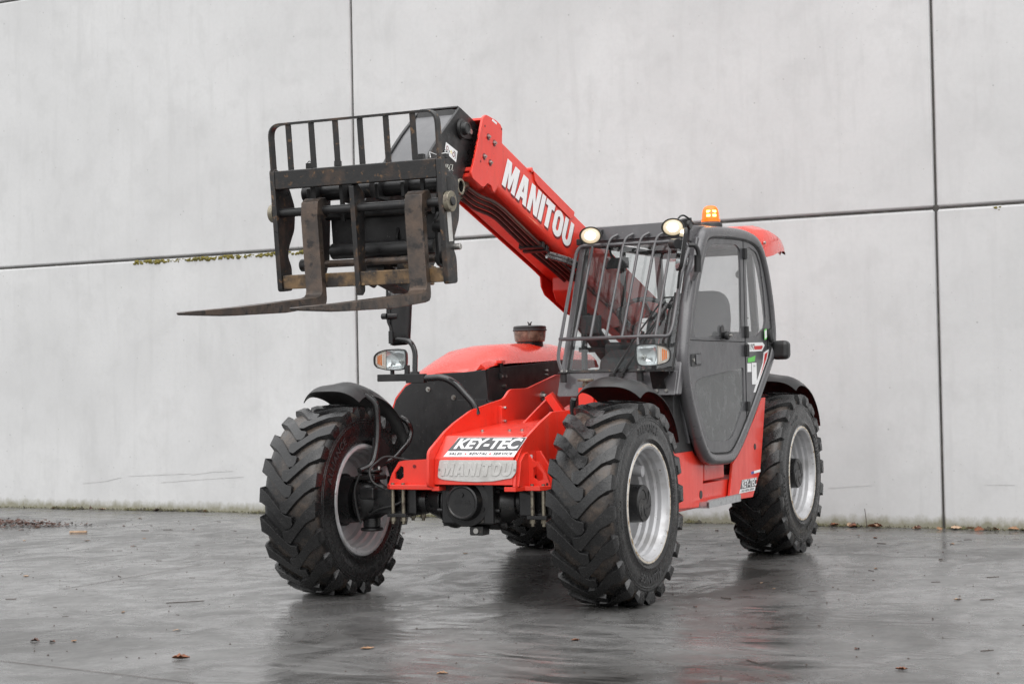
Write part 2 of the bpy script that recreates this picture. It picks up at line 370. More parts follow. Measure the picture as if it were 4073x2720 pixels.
def empty(name, parent=None, loc=(0, 0, 0)):
    o = bpy.data.objects.new(name, None); o.empty_display_size = .1; COL.objects.link(o); o.location = loc
    if parent is not None: o.parent = parent
    return o
def tag(o, label, cat, group=None):
    o['label'] = label; o['category'] = cat
    if group: o['group'] = group
    return o
def kind(o, k): o['kind'] = k; return o
YZ = lambda a, b, c: Vector((c, a, b))      # polygon in (y, z), extruded along x
XZ = lambda a, b, c: Vector((a, c, b))      # polygon in (x, z), extruded along y
XY = lambda a, b, c: Vector((a, b, c))
def offset_poly(poly, d):
    """offset a closed 2-D polygon outward (counter-clockwise poly, d > 0)"""
    n = len(poly); out = []
    for i in range(n):
        p0, p1, p2 = Vector(poly[i - 1]), Vector(poly[i]), Vector(poly[(i + 1) % n])
        a = (p1 - p0).normalized(); b = (p2 - p1).normalized()
        na, nb = Vector((a.y, -a.x)), Vector((b.y, -b.x)); m = (na + nb)
        m = m / max(.3, m.length ** 2 / 2) if m.length > 1e-6 else na
        out.append(p1 + m * d)
    return out
def text_mesh(s, size=1., bold=0., shear=0., spacing=1., align='CENTER'):
    cu = bpy.data.curves.new('t', 'FONT'); cu.body = s; cu.size = size; cu.offset = bold; cu.shear = shear
    cu.space_character = spacing; cu.align_x = align; cu.align_y = 'CENTER'; cu.resolution_u = 3
    ob = bpy.data.objects.new('t', cu); COL.objects.link(ob)
    me = bpy.data.meshes.new_from_object(ob.evaluated_get(bpy.context.evaluated_depsgraph_get()))
    vs = [v.co.copy() for v in me.vertices]; fs = [tuple(p.vertices) for p in me.polygons]
    bpy.data.objects.remove(ob); bpy.data.curves.remove(cu); bpy.data.meshes.remove(me); return vs, fs
def text(name, s, fn, m, parent, **kw):
    """flat lettering laid on a surface: fn maps the text's (x, y) to a point in space"""
    vs, fs = text_mesh(s, **kw); b = MB(); b.add([fn(v.x, v.y) for v in vs], fs)
    return b.build(name, m, parent, sharp=80)
def glyphs(word, gap=.10):
    """heavy slab capitals as flat polygons, unit height; returns list of polygons and total width"""
    def arc(cx, cy, rx, ry, a0, a1, n=6): return [(cx + rx * math.cos(math.radians(a0 + (a1 - a0) * i / n)), cy + ry * math.sin(math.radians(a0 + (a1 - a0) * i / n))) for i in range(n + 1)]
    G = {'M': (.92, [[(0, 0), (0, 1), (.33, 1), (.46, .52), (.59, 1), (.92, 1), (.92, 0), (.66, 0), (.66, .62), (.53, .06), (.39, .06), (.26, .62), (.26, 0)]]),
         'A': (.78, [[(0, 0), (.20, 1), (.39, 1), (.39, .70), (.33, .40), (.39, .40), (.39, .19), (.29, .19), (.26, 0)],
                     [(.39, 1), (.58, 1), (.78, 0), (.52, 0), (.49, .19), (.39, .19), (.39, .40), (.45, .40), (.39, .70)]]),
         'N': (.76, [[(0, 0), (0, 1), (.27, 1), (.50, .45), (.50, 1), (.76, 1), (.76, 0), (.49, 0), (.26, .55), (.26, 0)]]),
         'I': (.28, [[(0, 0), (0, 1), (.28, 1), (.28, 0)]]),
         'T': (.66, [[(.19, 0), (.19, .77), (0, .77), (0, 1), (.66, 1), (.66, .77), (.47, .77), (.47, 0)]])}
    def ringpolys(o, i): return [[o[k], o[(k + 1) % len(o)], i[(k + 1) % len(o)], i[k]] for k in range(len(o))]
    oo = arc(.36, .70, .36, .30, 0, 180, 8) + arc(.36, .30, .36, .30, 180, 360, 8)
    oi = arc(.36, .68, .10, .10, 0, 180, 8) + arc(.36, .32, .10, .10, 180, 360, 8)
    G['O'] = (.72, ringpolys(oo, oi))
    uo = [(0, 1)] + arc(.36, .32, .36, .32, 180, 360, 10) + [(.72, 1)]
    ui = [(.26, 1)] + arc(.36, .32, .10, .10, 180, 360, 10) + [(.46, 1)]
    G['U'] = (.72, [[uo[k], uo[k + 1], ui[k + 1], ui[k]] for k in range(len(uo) - 1)])
    x = 0; out = []
    for ch in word:
        w, polys = G[ch]; out.append([[(px + x, py) for px, py in poly] for poly in polys]); x += w + gap
    return out, x - gap
def letter(polys, fn, c0, c1):
    """one solid letter from edge-sharing polygons: faces on both sides, walls only along the outline"""
    idx = {}; pts = []; faces = []; edges = {}
    for poly in polys:
        f = []
        for p in poly:
            k = (round(p[0], 5), round(p[1], 5))
            if k not in idx: idx[k] = len(pts); pts.append(p)
            f.append(idx[k])
        faces.append(tuple(f))
        for a, b in zip(f, f[1:] + f[:1]):
            if (b, a) in edges: del edges[(b, a)]
            else: edges[(a, b)] = 1
    n = len(pts); b = MB()
    return b.add([fn(p[0], p[1], c0) for p in pts] + [fn(p[0], p[1], c1) for p in pts], [f[::-1] for f in faces] + [tuple(i + n for i in f) for f in faces] + [(a, e, e + n, a + n) for a, e in edges])

# ================================================================== SETTING
def setting():
    g = MB(); g.add([(-160, -160, 0), (160, -160, 0), (160, 160, 0), (-160, 160, 0)], [(0, 1, 2, 3)])
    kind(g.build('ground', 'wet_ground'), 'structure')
    w = empty('concrete_wall', loc=(0, 5.427, 0)); w.rotation_euler.z = -.05243
    tag(w, 'tall light grey precast concrete wall with dark sealed joints behind the red telehandler', 'wall')
    xs = [-21.7, -15.85, -9.995, -4.143, 1.696, 7.55, 13.4]; zs = [-.02, 2.681, 5.69, 8.7]; gp = .009
    for i in range(len(xs) - 1):
        for j in range(len(zs) - 1):
            x0, x1, z0, z1 = xs[i] + gp, xs[i + 1] - gp, zs[j] + (gp if j else 0), zs[j + 1] - gp
            dy = random.uniform(-.004, .004); b = MB(); b.span((x0, dy, z0), (x1, .2, z1))
            b.build('wall_panel', 'concrete', w, bevel=.021, seg=1)
    for x in xs[1:-1]:
        b = MB(); b.span((x - .03, .028, 0), (x + .03, .06, 8.7)); b.build('joint_seal', 'joint_sealant', w)
    for z in zs[1:-1]:
        b = MB(); b.span((xs[0], .024, z - .03), (xs[-1], .05, z + .03)); b.build('joint_seal', 'joint_sealant', w)
    def wp(x, z, d=0.): return Vector((x * math.cos(.05243) + (-d) * -math.sin(.05243), 5.427 - x * math.sin(.05243) - d * math.cos(.05243), z))
    # scuffs scraped along the foot of the wall and one run of dirt under the joint
    def un_scuff(pts, w, m='scuff'):
        for (xa, za), (xb, zb) in zip(pts, pts[1:]):
            MB().add([(xa, -.0062, za - w), (xb, -.0062, zb - w), (xb, -.0062, zb + w), (xa, -.0062, za + w)], [(0, 1, 2, 3)]).build('scuff_mark', m, w_)
    w_ = w
    un_scuff([(-7.75, .28), (-7.4, .31), (-7.2, .35)], .003); un_scuff([(-7.1, .365), (-6.7, .38), (-6.24, .40)], .0025); un_scuff([(-6.24, .385), (-5.95, .42), (-5.7, .43)], .003)
    un_scuff([(-6.65, .30), (-6.1, .34), (-5.56, .37)], .003); un_scuff([(-5.3, .39), (-4.84, .41), (-4.5, .40)], .003); un_scuff([(.71, .33), (1.1, .36)], .0022); un_scuff([(2.05, .37), (2.3, .37)], .0022)
    un_scuff([(-5.745, 2.44), (-5.74, 2.51)], .006)
    # moss growing on the lower lip of the long joint, and grit and algae at the foot of the wall
    rnd = random.Random(5); b = MB()
    for x0, x1, dens in ((-6.98, -4.95, 260), (2.17, 2.30, 5), (-4.95, -4.55, 30)):
        for _ in range(dens):
            x = rnd.uniform(x0, x1); s = rnd.uniform(.006, .022) * (1 if rnd.random() < .8 else 1.5)
            if math.sin(x * 13) + math.sin(x * 5.3 + 1) < rnd.uniform(-1.6, .3): s *= .5
            c = wp(x, 2.660 - rnd.uniform(0, .028), rnd.uniform(-.006, .006)); q = []
            for a in range(5): q.append(c + Vector((math.cos(a * 1.257) * s * 1.3, -abs(math.sin(a)) * .004, math.sin(a * 1.257) * s * .8)))
            q.append(c + Vector((0, -s * .9, 0))); b.add(q, [(k, (k + 1) % 5, 5) for k in range(5)])
    kind(b.build('joint_moss', 'moss'), 'stuff')['label'] = 'yellow green moss growing along the long horizontal wall joint'
    b = MB()
    for _ in range(1500):
        x = rnd.uniform(-9.5, 3.2); s = rnd.uniform(.006, .018) * (.45 + .55 * (math.sin(x * 3.1) * math.sin(x * 1.3 + .7) > -.1)); c = wp(x, rnd.uniform(0, .012), rnd.uniform(0.0, .06) ** 1.0); q = []
        for a in range(5): q.append(c + Vector((math.cos(a * 1.257) * s * 1.4, math.sin(a * 1.257) * s, 0)))
        q.append(c + Vector((0, 0, s * rnd.uniform(.8, 1.8)))); b.add(q, [(k, (k + 1) % 5, 5) for k in range(5)])
    kind(b.build('ground_moss', 'moss_dark'), 'stuff')['label'] = 'low green moss and grit along the foot of the concrete wall'
    return wp
wall_point = setting()

# ================================================================== TELEHANDLER
T = empty('telehandler')
tag(T, 'red telescopic handler with raised boom, pallet forks and grey glazed cab', 'telehandler')
HUBZ = .585; WB = 3.11; TRK = .95

# ---------------- wheels
def lug_sections(side):
    us = [(-.046, .004, .024), (-.030, -.004, .040), (.004, -.004, .046), (.034, .018, .044), (.090, .070, .043), (.150, .120, .045), (.205, .152, .050)]
    secs = []
    for (u, v, w) in us:
        rt = .597 - .014 * (u / .22) ** 2; secs.append((u, rt, u, .552, v, w))
    secs.append((.229, .580, .205, .550, .163, .052)); secs.append((.2395, .552, .212, .528, .168, .050)); secs.append((.2370, .512, .222, .505, .172, .036))
    return [(side * a * .855, b, side * c * .855, d, v, w) for (a, b, c, d, v, w) in secs]
def tyre_mesh():
    half = [(0, .572), (.06, .571), (.12, .568), (.17, .562), (.20, .552), (.215, .535), (.2235, .512), (.2275, .5), (.2310, .499), (.2310, .494), (.2285, .492), (.2295, .486),
            (.2330, .485), (.2330, .480), (.2305, .478), (.234, .455), (.2345, .43), (.230, .40), (.219, .372), (.205, .352), (.198, .343), (.19, .335)]
    half = [(u * .855 if r > .39 else u * .95, r) for u, r in half]
    prof = [(-u, r) for u, r in reversed(half[1:])] + half
    b = MB(); b.lathe(prof + [(.17, .33), (-.17, .33)], n=120, closed=True)
    ncar = len(b.v); n = 20; g = [1.0 if (v.y ** 2 + v.z ** 2) ** .5 > .535 else 0. for v in b.v]
    def P(u, r, ang): return Vector((u, -r * math.cos(ang), r * math.sin(ang)))
    for side in (1, -1):
        secs = lug_sections(side)
        for k in range(n):
            a0 = 2 * PI * (k + (.5 if side < 0 else 0)) / n; q = []; f = []; wear = random.uniform(-.003, .002)
            for (ut, rt, ub, rb, v, w) in secs:
                rt += (wear + random.uniform(-.0015, .0015)) if rt > .57 else 0; v += random.uniform(-.0025, .0025); w *= random.uniform(.95, 1.04)
                q += [P(ub, rb, a0 + (v - w * 1.12) / .59), P(ut, rt, a0 + (v - w * .86) / .59), P(ut, rt, a0 + (v + w * .86) / .59), P(ub, rb, a0 + (v + w * 1.12) / .59)]
            for i in range(len(secs) - 1):
                o = i * 4; f += [(o + 1, o + 5, o + 6, o + 2), (o, o + 4, o + 5, o + 1), (o + 2, o + 6, o + 7, o + 3)]
            f += [(0, 1, 2, 3), tuple((len(secs) - 1) * 4 + j for j in (3, 2, 1, 0))]; b.add(q, f); g += [0.] * len(q)
    for v in b.v:
        if v.z < -HUBZ + .004: v.z = -HUBZ + .002
    me = b.mesh('tyre', 'tyre_rubber', 32)
    at = me.attributes.new('groove', 'FLOAT', 'POINT'); at.data.foreach_set('value', g)
    return me
def lettering_mesh():
    b = MB()
    for side in (1, -1):
        for word, ang, size, r0 in (('ALLIANCE', 90, .066, .432), ('ALLIANCE', 270, .066, .432), ('TUBELESS', 5, .034, .425), ('400/80-24', 185, .036, .425)):
            vs, fs = text_mesh(word, size, .0015, 0, 1.12); q = []
            for v in vs:
                r = r0 + v.y; th = math.radians(ang) - side * v.x / r0
                u = .2022 if r > .43 else (.2022 - .0035 * ((.43 - r) / .03) ** 1.2)
                q.append(Vector((side * (u + .0012), r * math.cos(th), r * math.sin(th))))
            b.add(q, fs)
    return b.mesh('sidewall_lettering', 'rubber_letter', 60)
def rim_mesh():
    b = MB()   # outward = +x
    b.lathe([(.196, .318), (.203, .330), (.200, .345), (.188, .352), (.180, .345), (.150, .338), (-.150, .338), (-.180, .345), (-.188, .352), (-.200, .345), (-.203, .330), (-.196, .318),
             (-.165, .312), (-.155, .300), (-.12, .298), (-.11, .284), (-.075, .282), (-.062, .262), (.0, .258), (.045, .260), (.058, .276), (.082, .279), (.094, .291), (.122, .293), (.134, .304), (.158, .306), (.168, .313)], n=72, closed=True)
    b.lathe([(-.03, .10), (-.035, .16), (-.012, .20), (-.02, .262), (-.034, .262), (-.026, .20), (-.05, .16), (-.045, .10)], n=48, closed=True)
    return b.mesh('rim', 'rim_silver', 30)
def hub_mesh():
    b = MB(); b.lathe([(-.16, .0), (-.16, .14), (-.06, .15), (-.055, .165), (-.03, .165), (-.028, .128), (.06, .122), (.065, .112), (.165, .108), (.173, .100), (.174, .0)], n=40)
    for k in range(6):
        a = k * PI / 3; q = [Vector((.1745, math.cos(a + t * .9) * (.03 + .06 * t), math.sin(a + t * .9) * (.03 + .06 * t))) for t in (0, .25, .5, .75, 1)]
        b.tube(q, .0025, 5)
    for k in range(10):
        a = k * PI / 5; c = Vector((0, math.cos(a) * .145, math.sin(a) * .145)); b.cyl(c + Vector((-.03, 0, 0)), c + Vector((.004, 0, 0)), .013, 6); b.cyl(c + Vector((.004, 0, 0)), c + Vector((.022, 0, 0)), .007, 6)
    return b.mesh('hub', 'axle_black', 30)
def edge_mesh():
    b = MB(); b.lathe([(.2005, .331), (.2045, .338), (.2005, .3455)], n=72, closed=True); return b.mesh('rim_lip', 'rim_edge', 60)
def valve_mesh():
    b = MB(); b.cyl((.0, 0, .205), (.125, .01, .205), .034, 18); b.cyl((.125, .01, .205), (.127, .01, .205), .024, 18); return b.mesh('valve_guard', 'rim_silver', 40)
def wheels():
    ty, ri, hu, ed, va, le = tyre_mesh(), rim_mesh(), hub_mesh(), edge_mesh(), valve_mesh(), lettering_mesh()
    for sx, y, rot, lab in ((1, 0, 0, 'front wheel under the cab side'), (-1, 0, .10, 'front wheel on the engine hood side'), (1, WB, .21, 'rear wheel behind the cab door'), (-1, WB, .05, 'rear wheel hidden behind the front axle')):
        e = empty('wheel', T, (sx * TRK, y, HUBZ)); e['label'] = lab
        t = link('tyre', ty, e, bevel=.0055, seg=2, ang=40); kind(link('sidewall_lettering', le, e), 'stuff').rotation_euler.x = rot * 9
        flip = PI if sx < 0 else 0
        for nm, me, bev in (('rim', ri, 0), ('hub', hu, 0), ('rim_lip', ed, 0), ('valve_guard', va, .003)):
            o = link(nm, me, e, bevel=bev)
            o.rotation_euler = (rot * 5 + (0 if nm != 'valve_guard' else -.45), 0, flip)
wheels()

# ---------------- axles
def axles():
    for y, front in ((0, True), (WB, False)):
        s = -1 if front else 1; ax = empty('axle', T); ax['label'] = 'black front axle' if front else 'black rear axle'
        b = MB()
        b.cyl((-.72, y, HUBZ), (-.28, y, HUBZ), .085, 20, .075); b.cyl((-.28, y, HUBZ), (-.16, y, HUBZ), .075, 20, .13)
        b.cyl((.72, y, HUBZ), (.32, y, HUBZ), .085, 20, .075); b.cyl((.32, y, HUBZ), (.22, y, HUBZ), .075, 20, .13)
        b.bar((-.64, y + s * .02, HUBZ), (-.33, y + s * .02, HUBZ), .16, .16); b.bar((.36, y + s * .02, HUBZ), (.64, y + s * .02, HUBZ), .16, .16)
        b.cyl((-.2, y, HUBZ), (.26, y, HUBZ), .07, 16); b.build('axle_beam', 'axle_black', ax, bevel=.012)
        b = MB(); b.lathe([(-.17, .10), (-.17, .155), (-.13, .160), (-.11, .150), (.08, .150), (.10, .165), (.20, .165), (.21, .12), (.30, .085)], (.03, y, HUBZ - .005), (1, 0, 0), 28)
        b.box((.03, y + s * .09, HUBZ), (.30, .16, .25)); b.box((.20, y + s * .08, HUBZ + .01), (.07, .2, .27))
        b.build('differential', 'axle_black', ax, bevel=.014)
        b = MB(); b.lathe([(0, .150), (.03, .148), (.035, .112), (.09, .104), (.095, .092), (.088, .086), (.088, .0)], (.055, y + s * .15, HUBZ + .01), (0, s, 0), 32)
        b.build('differential_cover', 'axle_black', ax, bevel=.003)
        for k in range(8):
            a = k * PI / 4 + .3
            for xx in (.215, -.135): b = MB(); b.cyl((xx - .02, y + s * .0 + math.cos(a) * .15, HUBZ + math.sin(a) * .15), (xx + .045, y + math.cos(a) * .15, HUBZ + math.sin(a) * .15), .013, 8); b.build('housing_bolt', 'axle_black', ax)
        b = MB(); b.cyl((.16, y + s * .15, HUBZ - .035), (.16, y + s * .19, HUBZ - .035), .018, 10); b.build('level_plug', 'axle_black', ax)
        if front:
            text('cast_lettering', 'SPICER', lambda u, v: Vector((.055 + u, y - .2405, HUBZ + .012 + v)), 'black_steel', ax, size=.036, bold=.001)
            b = MB(); b.cyl((.055, y - .236, HUBZ + .055), (.055, y - .248, HUBZ + .055), .014, 6); b.build('filler_plug', 'axle_black', ax)
            b = MB(); b.box((.10, y - .10, HUBZ - .165), (.09, .09, .055)); b.build('drain_lug', 'axle_black', ax, bevel=.006)
            b = MB(); b.cyl((.10, y - .145, HUBZ - .165), (.10, y - .153, HUBZ - .165), .017, 10); b.build('drain_plug', 'steel', ax)
        if front:
            for pts in ([(-.55, -.11, .665), (-.62, -.13, .70), (-.66, -.10, .78), (-.60, .0, .86), (-.45, .10, .82)], [(-.40, -.10, .60), (-.47, -.12, .56), (-.58, -.12, .54), (-.66, -.10, .50)], [(.15, -.15, .70), (.26, -.13, .675), (.36, -.11, .66), (.44, -.10, .64)], [(-.70, -.14, .75), (-.735, -.15, .66), (-.725, -.14, .53), (-.70, -.13, .45)]):
                b = MB(); b.tube(pts, .0075, 8, .04); b.build('brake_hose', 'rubber_seal', ax)
        # clamping bolts under the frame flanges
        for sx in (-1, 1):
            x0 = .03 + sx * .47
            for dx in (-.036, .036):
                for dy in (-.125, .125):
                    b = MB(); b.cyl((x0 + dx, y + dy, .50), (x0 + dx, y + dy, .70), .0115, 10); b.cyl((x0 + dx, y + dy, .468), (x0 + dx, y + dy, .492), .018, 6); b.cyl((x0 + dx, y + dy, .452), (x0 + dx, y + dy, .47), .011, 8)
                    b.build('clamp_bolt', 'brass_steel', ax)
            b = MB(); b.box((x0, y, .505), (.13, .30, .022)); b.build('clamp_plate', 'axle_black', ax, bevel=.003)
            b = MB(); b.span((x0 - .055, y - .10, .52), (x0 + .055, y + .10, .655)); b.build('spacer_block', 'axle_black', ax, bevel=.006)
            # steering knuckle
            b = MB(); xk = sx * .70
            b.lathe([(-.10, .085), (-.04, .12), (.03, .135), (.07, .125)], (xk, y, HUBZ), (sx, 0, 0), 24)
            b.cyl((xk, y, HUBZ - .17), (xk, y, HUBZ + .17), .055, 16); b.cyl((xk, y, HUBZ + .17), (xk, y, HUBZ + .19), .072, 16); b.cyl((xk, y, HUBZ - .19), (xk, y, HUBZ - .17), .072, 16)
            b.box((xk - sx * .05, y + s * .10, HUBZ + .05), (.10, .10, .07)); b.box((xk, y, HUBZ + .14), (.14, .16, .03))
            b.build('steering_knuckle', 'axle_black', ax, bevel=.008)
            for k in range(4): b = MB(); b.cyl((xk + math.cos(k * PI / 2 + .6) * .05, y + math.sin(k * PI / 2 + .6) * .05, HUBZ + .188), (xk + math.cos(k * PI / 2 + .6) * .05, y + math.sin(k * PI / 2 + .6) * .05, HUBZ + .207), .011, 6); b.build('knuckle_bolt', 'steel', ax)
            b = MB(); b.cyl((xk - sx * .06, y + .16, HUBZ + .09), (sx * .18, y + .18, HUBZ + .09), .022, 12); b.cyl((xk - sx * .06, y + .16, HUBZ + .03), (xk - sx * .06, y + .16, HUBZ + .14), .032, 12)
            b.build('steering_rod', 'axle_black', ax)
axles()

# ---------------- frame and nose
XL_, XR_ = -.135, .42       # right-hand and left-hand frame plates (machine's own right is -x)
def frame_parts():
    ch = empty('chassis', T)
    FW = MB()
    left = [(-.33, .69), (-.315, .90), (-.10, 1.012), (.03, 1.062), (.26, 1.132), (.55, 1.173), (.72, 1.194), (.80, 1.245), (.84, 1.254), (1.08, 1.256), (1.55, 1.343), (3.3, 1.36), (3.6, 1.1), (3.6, .62), (.3, .62), (-.1, .66)]
    FW.prism(fillet(left, .03, 3, True), YZ, XL_, XL_ + .018).build('frame_plate', 'red_paint', ch, bevel=.003)
    right = [(-.262, .69), (-.238, .837), (-.184, .894), (-.094, .971), (.106, 1.054), (.283, 1.114), (.50, 1.118), (1.2, 1.12), (3.3, 1.20), (3.6, 1.0), (3.6, .62), (.45, .62), (.30, .768), (.09, .772), (-.1, .69)]
    MB().prism(right, YZ, XR_ - .018, XR_).build('frame_plate', 'red_paint', ch, bevel=.003)
    # front panel: lower face carries the cast plate, upper face slopes back
    x0, x1 = XL_ + .018, XR_ - .018
    sec = [(-.262, .70), (-.250, .855), (-.105, .985), (.87, 1.055), (.87, 1.035), (-.095, .962), (-.236, .845), (-.246, .70)]
    MB().prism(sec, YZ, x0, x1).build('nose_panel', 'red_paint', ch, bevel=.004)
    b = MB(); b.span((x0, .0, .64), (x1, 3.5, .66)); b.span((x0, 1.2, 1.0), (x1, 3.5, 1.02)); b.build('belly_plate', 'red_dark', ch)
    # floor furniture between the plates
    b = MB(); b.prism([(.28, 1.005), (.28, 1.03), (.62, 1.055), (.62, 1.03)], YZ, .30, x1 - .004); b.build('raised_pad', 'red_paint', ch, bevel=.003)
    b = MB(); b.prism([(.60, 1.02), (1.05, 1.20), (1.02, 1.05)], YZ, .04, .056); b.build('gusset', 'red_paint', ch, bevel=.003)
    b = MB(); b.prism([(.75, 1.03), (1.2, 1.14), (1.2, 1.03)], YZ, .12, .36); b.build('floor_wedge', 'red_paint', ch, bevel=.003)
    b = MB(); b.span((XL_ + .018, .62, 1.03), (XL_ + .045, .70, 1.15)); b.build('stop_block', 'red_paint', ch, bevel=.004)
    for y, z in ((.66, 1.135), (.66, 1.05)):
        b = MB(); b.cyl((XL_ + .045, y, z), (XL_ + .06, y, z), .010, 6); b.build('bolt', 'steel', ch)
    for x, y in ((.02, .12), (.20, .13), (.28, .14), (.31, .33), (.34, .36), (.33, .52), (.36, .60)):
        z = .985 + (y + .105) * .0718; zz = z + (.022 if y > .3 else 0)
        b = MB(); b.cyl((x, y, zz), (x, y, zz + .012), .011, 6); b.build('bolt', 'steel', ch)
    b = MB(); b.cyl((XL_ + .018, 1.30, 1.20), (XL_ + .03, 1.30, 1.20), .034, 14); b.cyl((XL_ + .03, 1.30, 1.20), (XL_ + .05, 1.30, 1.20), .018, 6); b.build('pivot_bolt', 'steel', ch)
    # square tube prop leaning by the left plate
    b = MB(); a, c = Vector((.225, .66, 1.215)), Vector((.37, .72, .98)); d, sx, sz = frame(c - a, Vector((0, 1, 0)))
    o4 = [(-1, -1), (1, -1), (1, 1), (-1, 1)]; b.ring([(i * .018, j * .018) for i, j in o4], [(i * .026, j * .026) for i, j in o4], lambda p, q, t: a + sx * p + sz * q + d * t, 0, (c - a).length)
    b.build('square_tube', 'red_paint', ch, bevel=.003)
    # flanges and lifting brackets clamped on the axle
    for sx in (-1, 1):
        xi = x0 - .018 if sx < 0 else x1 + .018; xo = -.53 if sx < 0 else .58
        xi2 = xi + (.05 if sx < 0 else -.075)
        b = MB(); pl = [(xi2, -.26), (xi2, .16), (xo, .16), (xo, -.10), (xo - sx * .05, -.16), (xi + sx * .02, -.17), (xi, -.26)]
        b.prism(pl, XY, .662, .690); b.build('axle_flange', 'red_paint', ch, bevel=.004)
        br = [(xi, .69), (xo - sx * .01, .69), (xo - sx * .035, .755), (xo - sx * .085, .828), (xo - sx * .12, .835), (xi + sx * .02, .848), (xi, .885)]
        ho = [(xo - sx * .055, .725), (xo - sx * .055, .76), (xo - sx * .095, .805), (xo - sx * .118, .795), (xo - sx * .118, .735), (xo - sx * .09, .715)]
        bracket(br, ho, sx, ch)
        b = MB(); b.prism([(-.24, .69), (-.1, .69), (-.07, .80), (-.10, .885), (-.145, .88), (-.20, .84)], YZ, xi - .006, xi + .012); b.build('bracket_web', 'red_paint', ch, bevel=.003)
        if sx > 0:
            b = MB(); b.prism([(.05, .69), (.05, .885), (.085, .885), (.11, .85), (.13, .69)], YZ, xi, xi + .02)
            b.prism([(xi, .69), (xi, .885), (xi + .03, .885), (xo - .02, .72), (xo - .01, .69)], XZ, .03, .048); b.build('bracket_web', 'red_paint', ch, bevel=.003)
            for xx, yy in ((xo - .03, -.09),):
                b = MB(); b.cyl((xx, yy, .69), (xx, yy, .705), .014, 6); b.build('bolt', 'rust_black', ch)
    # round holes in the left bracket, their shade painted as dark discs
    # cast aluminium name plate, raised letters
    PL = lambda u, v, d: Vector((.172 + u, -.2575 + (v - .78) * .078 - d, v))
    pl = [(-.252, .846), (.256, .846), (.254, .775), (.228, .742), (.10, .722), (0, .718), (-.10, .720), (-.225, .730), (-.262, .742), (-.258, .80)]
    plate = MB().prism(fillet(pl, .012, 3, True), PL, -.002, .006).build('name_plate', 'alu_plate', T, bevel=.002)
    polys, w = glyphs('MANITOU'); hgt = .078; k = .455 / (w + .0)
    for ps in polys:
        letter([[(-.238 + x * k + y * hgt * .22, .752 + y * hgt) for x, y in q] for q in ps], PL, .0055, .0105).build('raised_letter', 'alu_plate', plate, bevel=.0015, seg=1)
    for u in (-.250, .246):
        b = MB(); b.cyl(PL(u, .79, .006), PL(u, .79, .011), .007, 10); b.build('rivet', 'steel', plate)
    # dealer sticker on the sloping face
    dn = Vector((0, -.667, .745)); dv = Vector((0, .745, .667))
    SL = lambda u, v, d: Vector((.172 + u, -.250, .855)) + dv * v + dn * (.002 + d)
    st = MB().prism([(-.232, .012), (.232, .012), (.262, .176), (-.190, .176)], SL, 0, .001).build('dealer_sticker', 'decal_white', T)
    MB().prism([(-.224, .060), (.2385, .060), (.259, .173), (-.186, .173)], SL, .0015, .002).build('sticker_field', 'decal_dark', st)
    text('sticker_lettering', 'KEY-TEC', lambda u, v: SL(.018 + u * .93, .1165 + v, .003), 'decal_white', st, size=.118, bold=.0042, shear=.25, spacing=.98)
    for s_, u0 in (('SALES', -.162), ('RENTAL', -.010), ('SERVICE', .150)):
        text('sticker_lettering', s_, lambda u, v: SL(u0 + u * 1.05, .036 + v, .003), 'decal_dark', st, size=.030, bold=.0009, shear=.25, spacing=1.1)
    for u0 in (-.092, .070):
        b = MB(); b.prism([(u0 + .006 * math.cos(t), .036 + .007 * math.sin(t)) for t in [k * PI / 5 for k in range(10)]], SL, .0015, .0025); b.build('sticker_dot', 'decal_red', st)
    # warning labels on the left plate
    b = MB(); b.prism([(-.115, .80), (-.115, .865), (-.075, .865), (-.075, .80)], YZ, XR_ + .002, XR_ + .003); b.build('warning_label', 'decal_yellow', ch)
    b = MB(); b.prism([(-.070, .80), (-.070, .868), (-.025, .868), (-.025, .80)], YZ, XR_ + .002, XR_ + .003); b.build('warning_label', 'decal_white', ch)
    # left-hand sill between the wheels
    X = 1.02
    p1 = [(.70, .50), (.70, .852), (1.052, .845), (1.09, .815), (1.18, .803), (1.249, .764), (1.240, .60), (1.150, .476), (.80, .492)]
    MB().prism(p1, YZ, X, X + .02).build('sill_panel', 'red_paint', ch, bevel=.004)
    p2 = [(1.73, .478), (1.815, .719), (2.05, .85), (2.53, 1.150), (2.574, 1.153), (2.435, .70), (2.418, .643), (2.234, .468)]
    MB().prism(p2, YZ, X + .01, X + .03).build('sill_panel', 'red_paint', ch, bevel=.004)
    b = MB(); b.span((XR_, .62, .47), (X, 2.3, .62)); b.span((XR_, 1.2, .62), (.90, 1.85, .76)); b.build('sill_box', 'red_paint', ch, bevel=.006)
    b = MB(); b.span((.905, 1.29, .635), (X + .01, 1.69, .765)); b.build('step_box', 'red_paint', ch, bevel=.008)
    b = MB(); b.cyl((X + .028, 2.30, .815), (X + .033, 2.30, .815), .022, 16); b.build('sill_grommet', 'black_plastic', ch)
    b = MB(); b.cyl((X + .018, 1.19, .555), (X + .0225, 1.19, .555), .028, 12); b.build('sill_grommet', 'black_plastic', ch)
    # serrated step
    b = MB(); b.span((.92, 1.17, .470), (.935, 1.82, .510)); b.span((1.085, 1.17, .470), (1.10, 1.82, .510)); b.span((.92, 1.17, .470), (1.10, 1.185, .508)); b.span((.92, 1.805, .470), (1.10, 1.82, .508))
    for k in range(9): b.span((.935, 1.185 + k * .0715, .495), (1.085, 1.225 + k * .0715, .503))
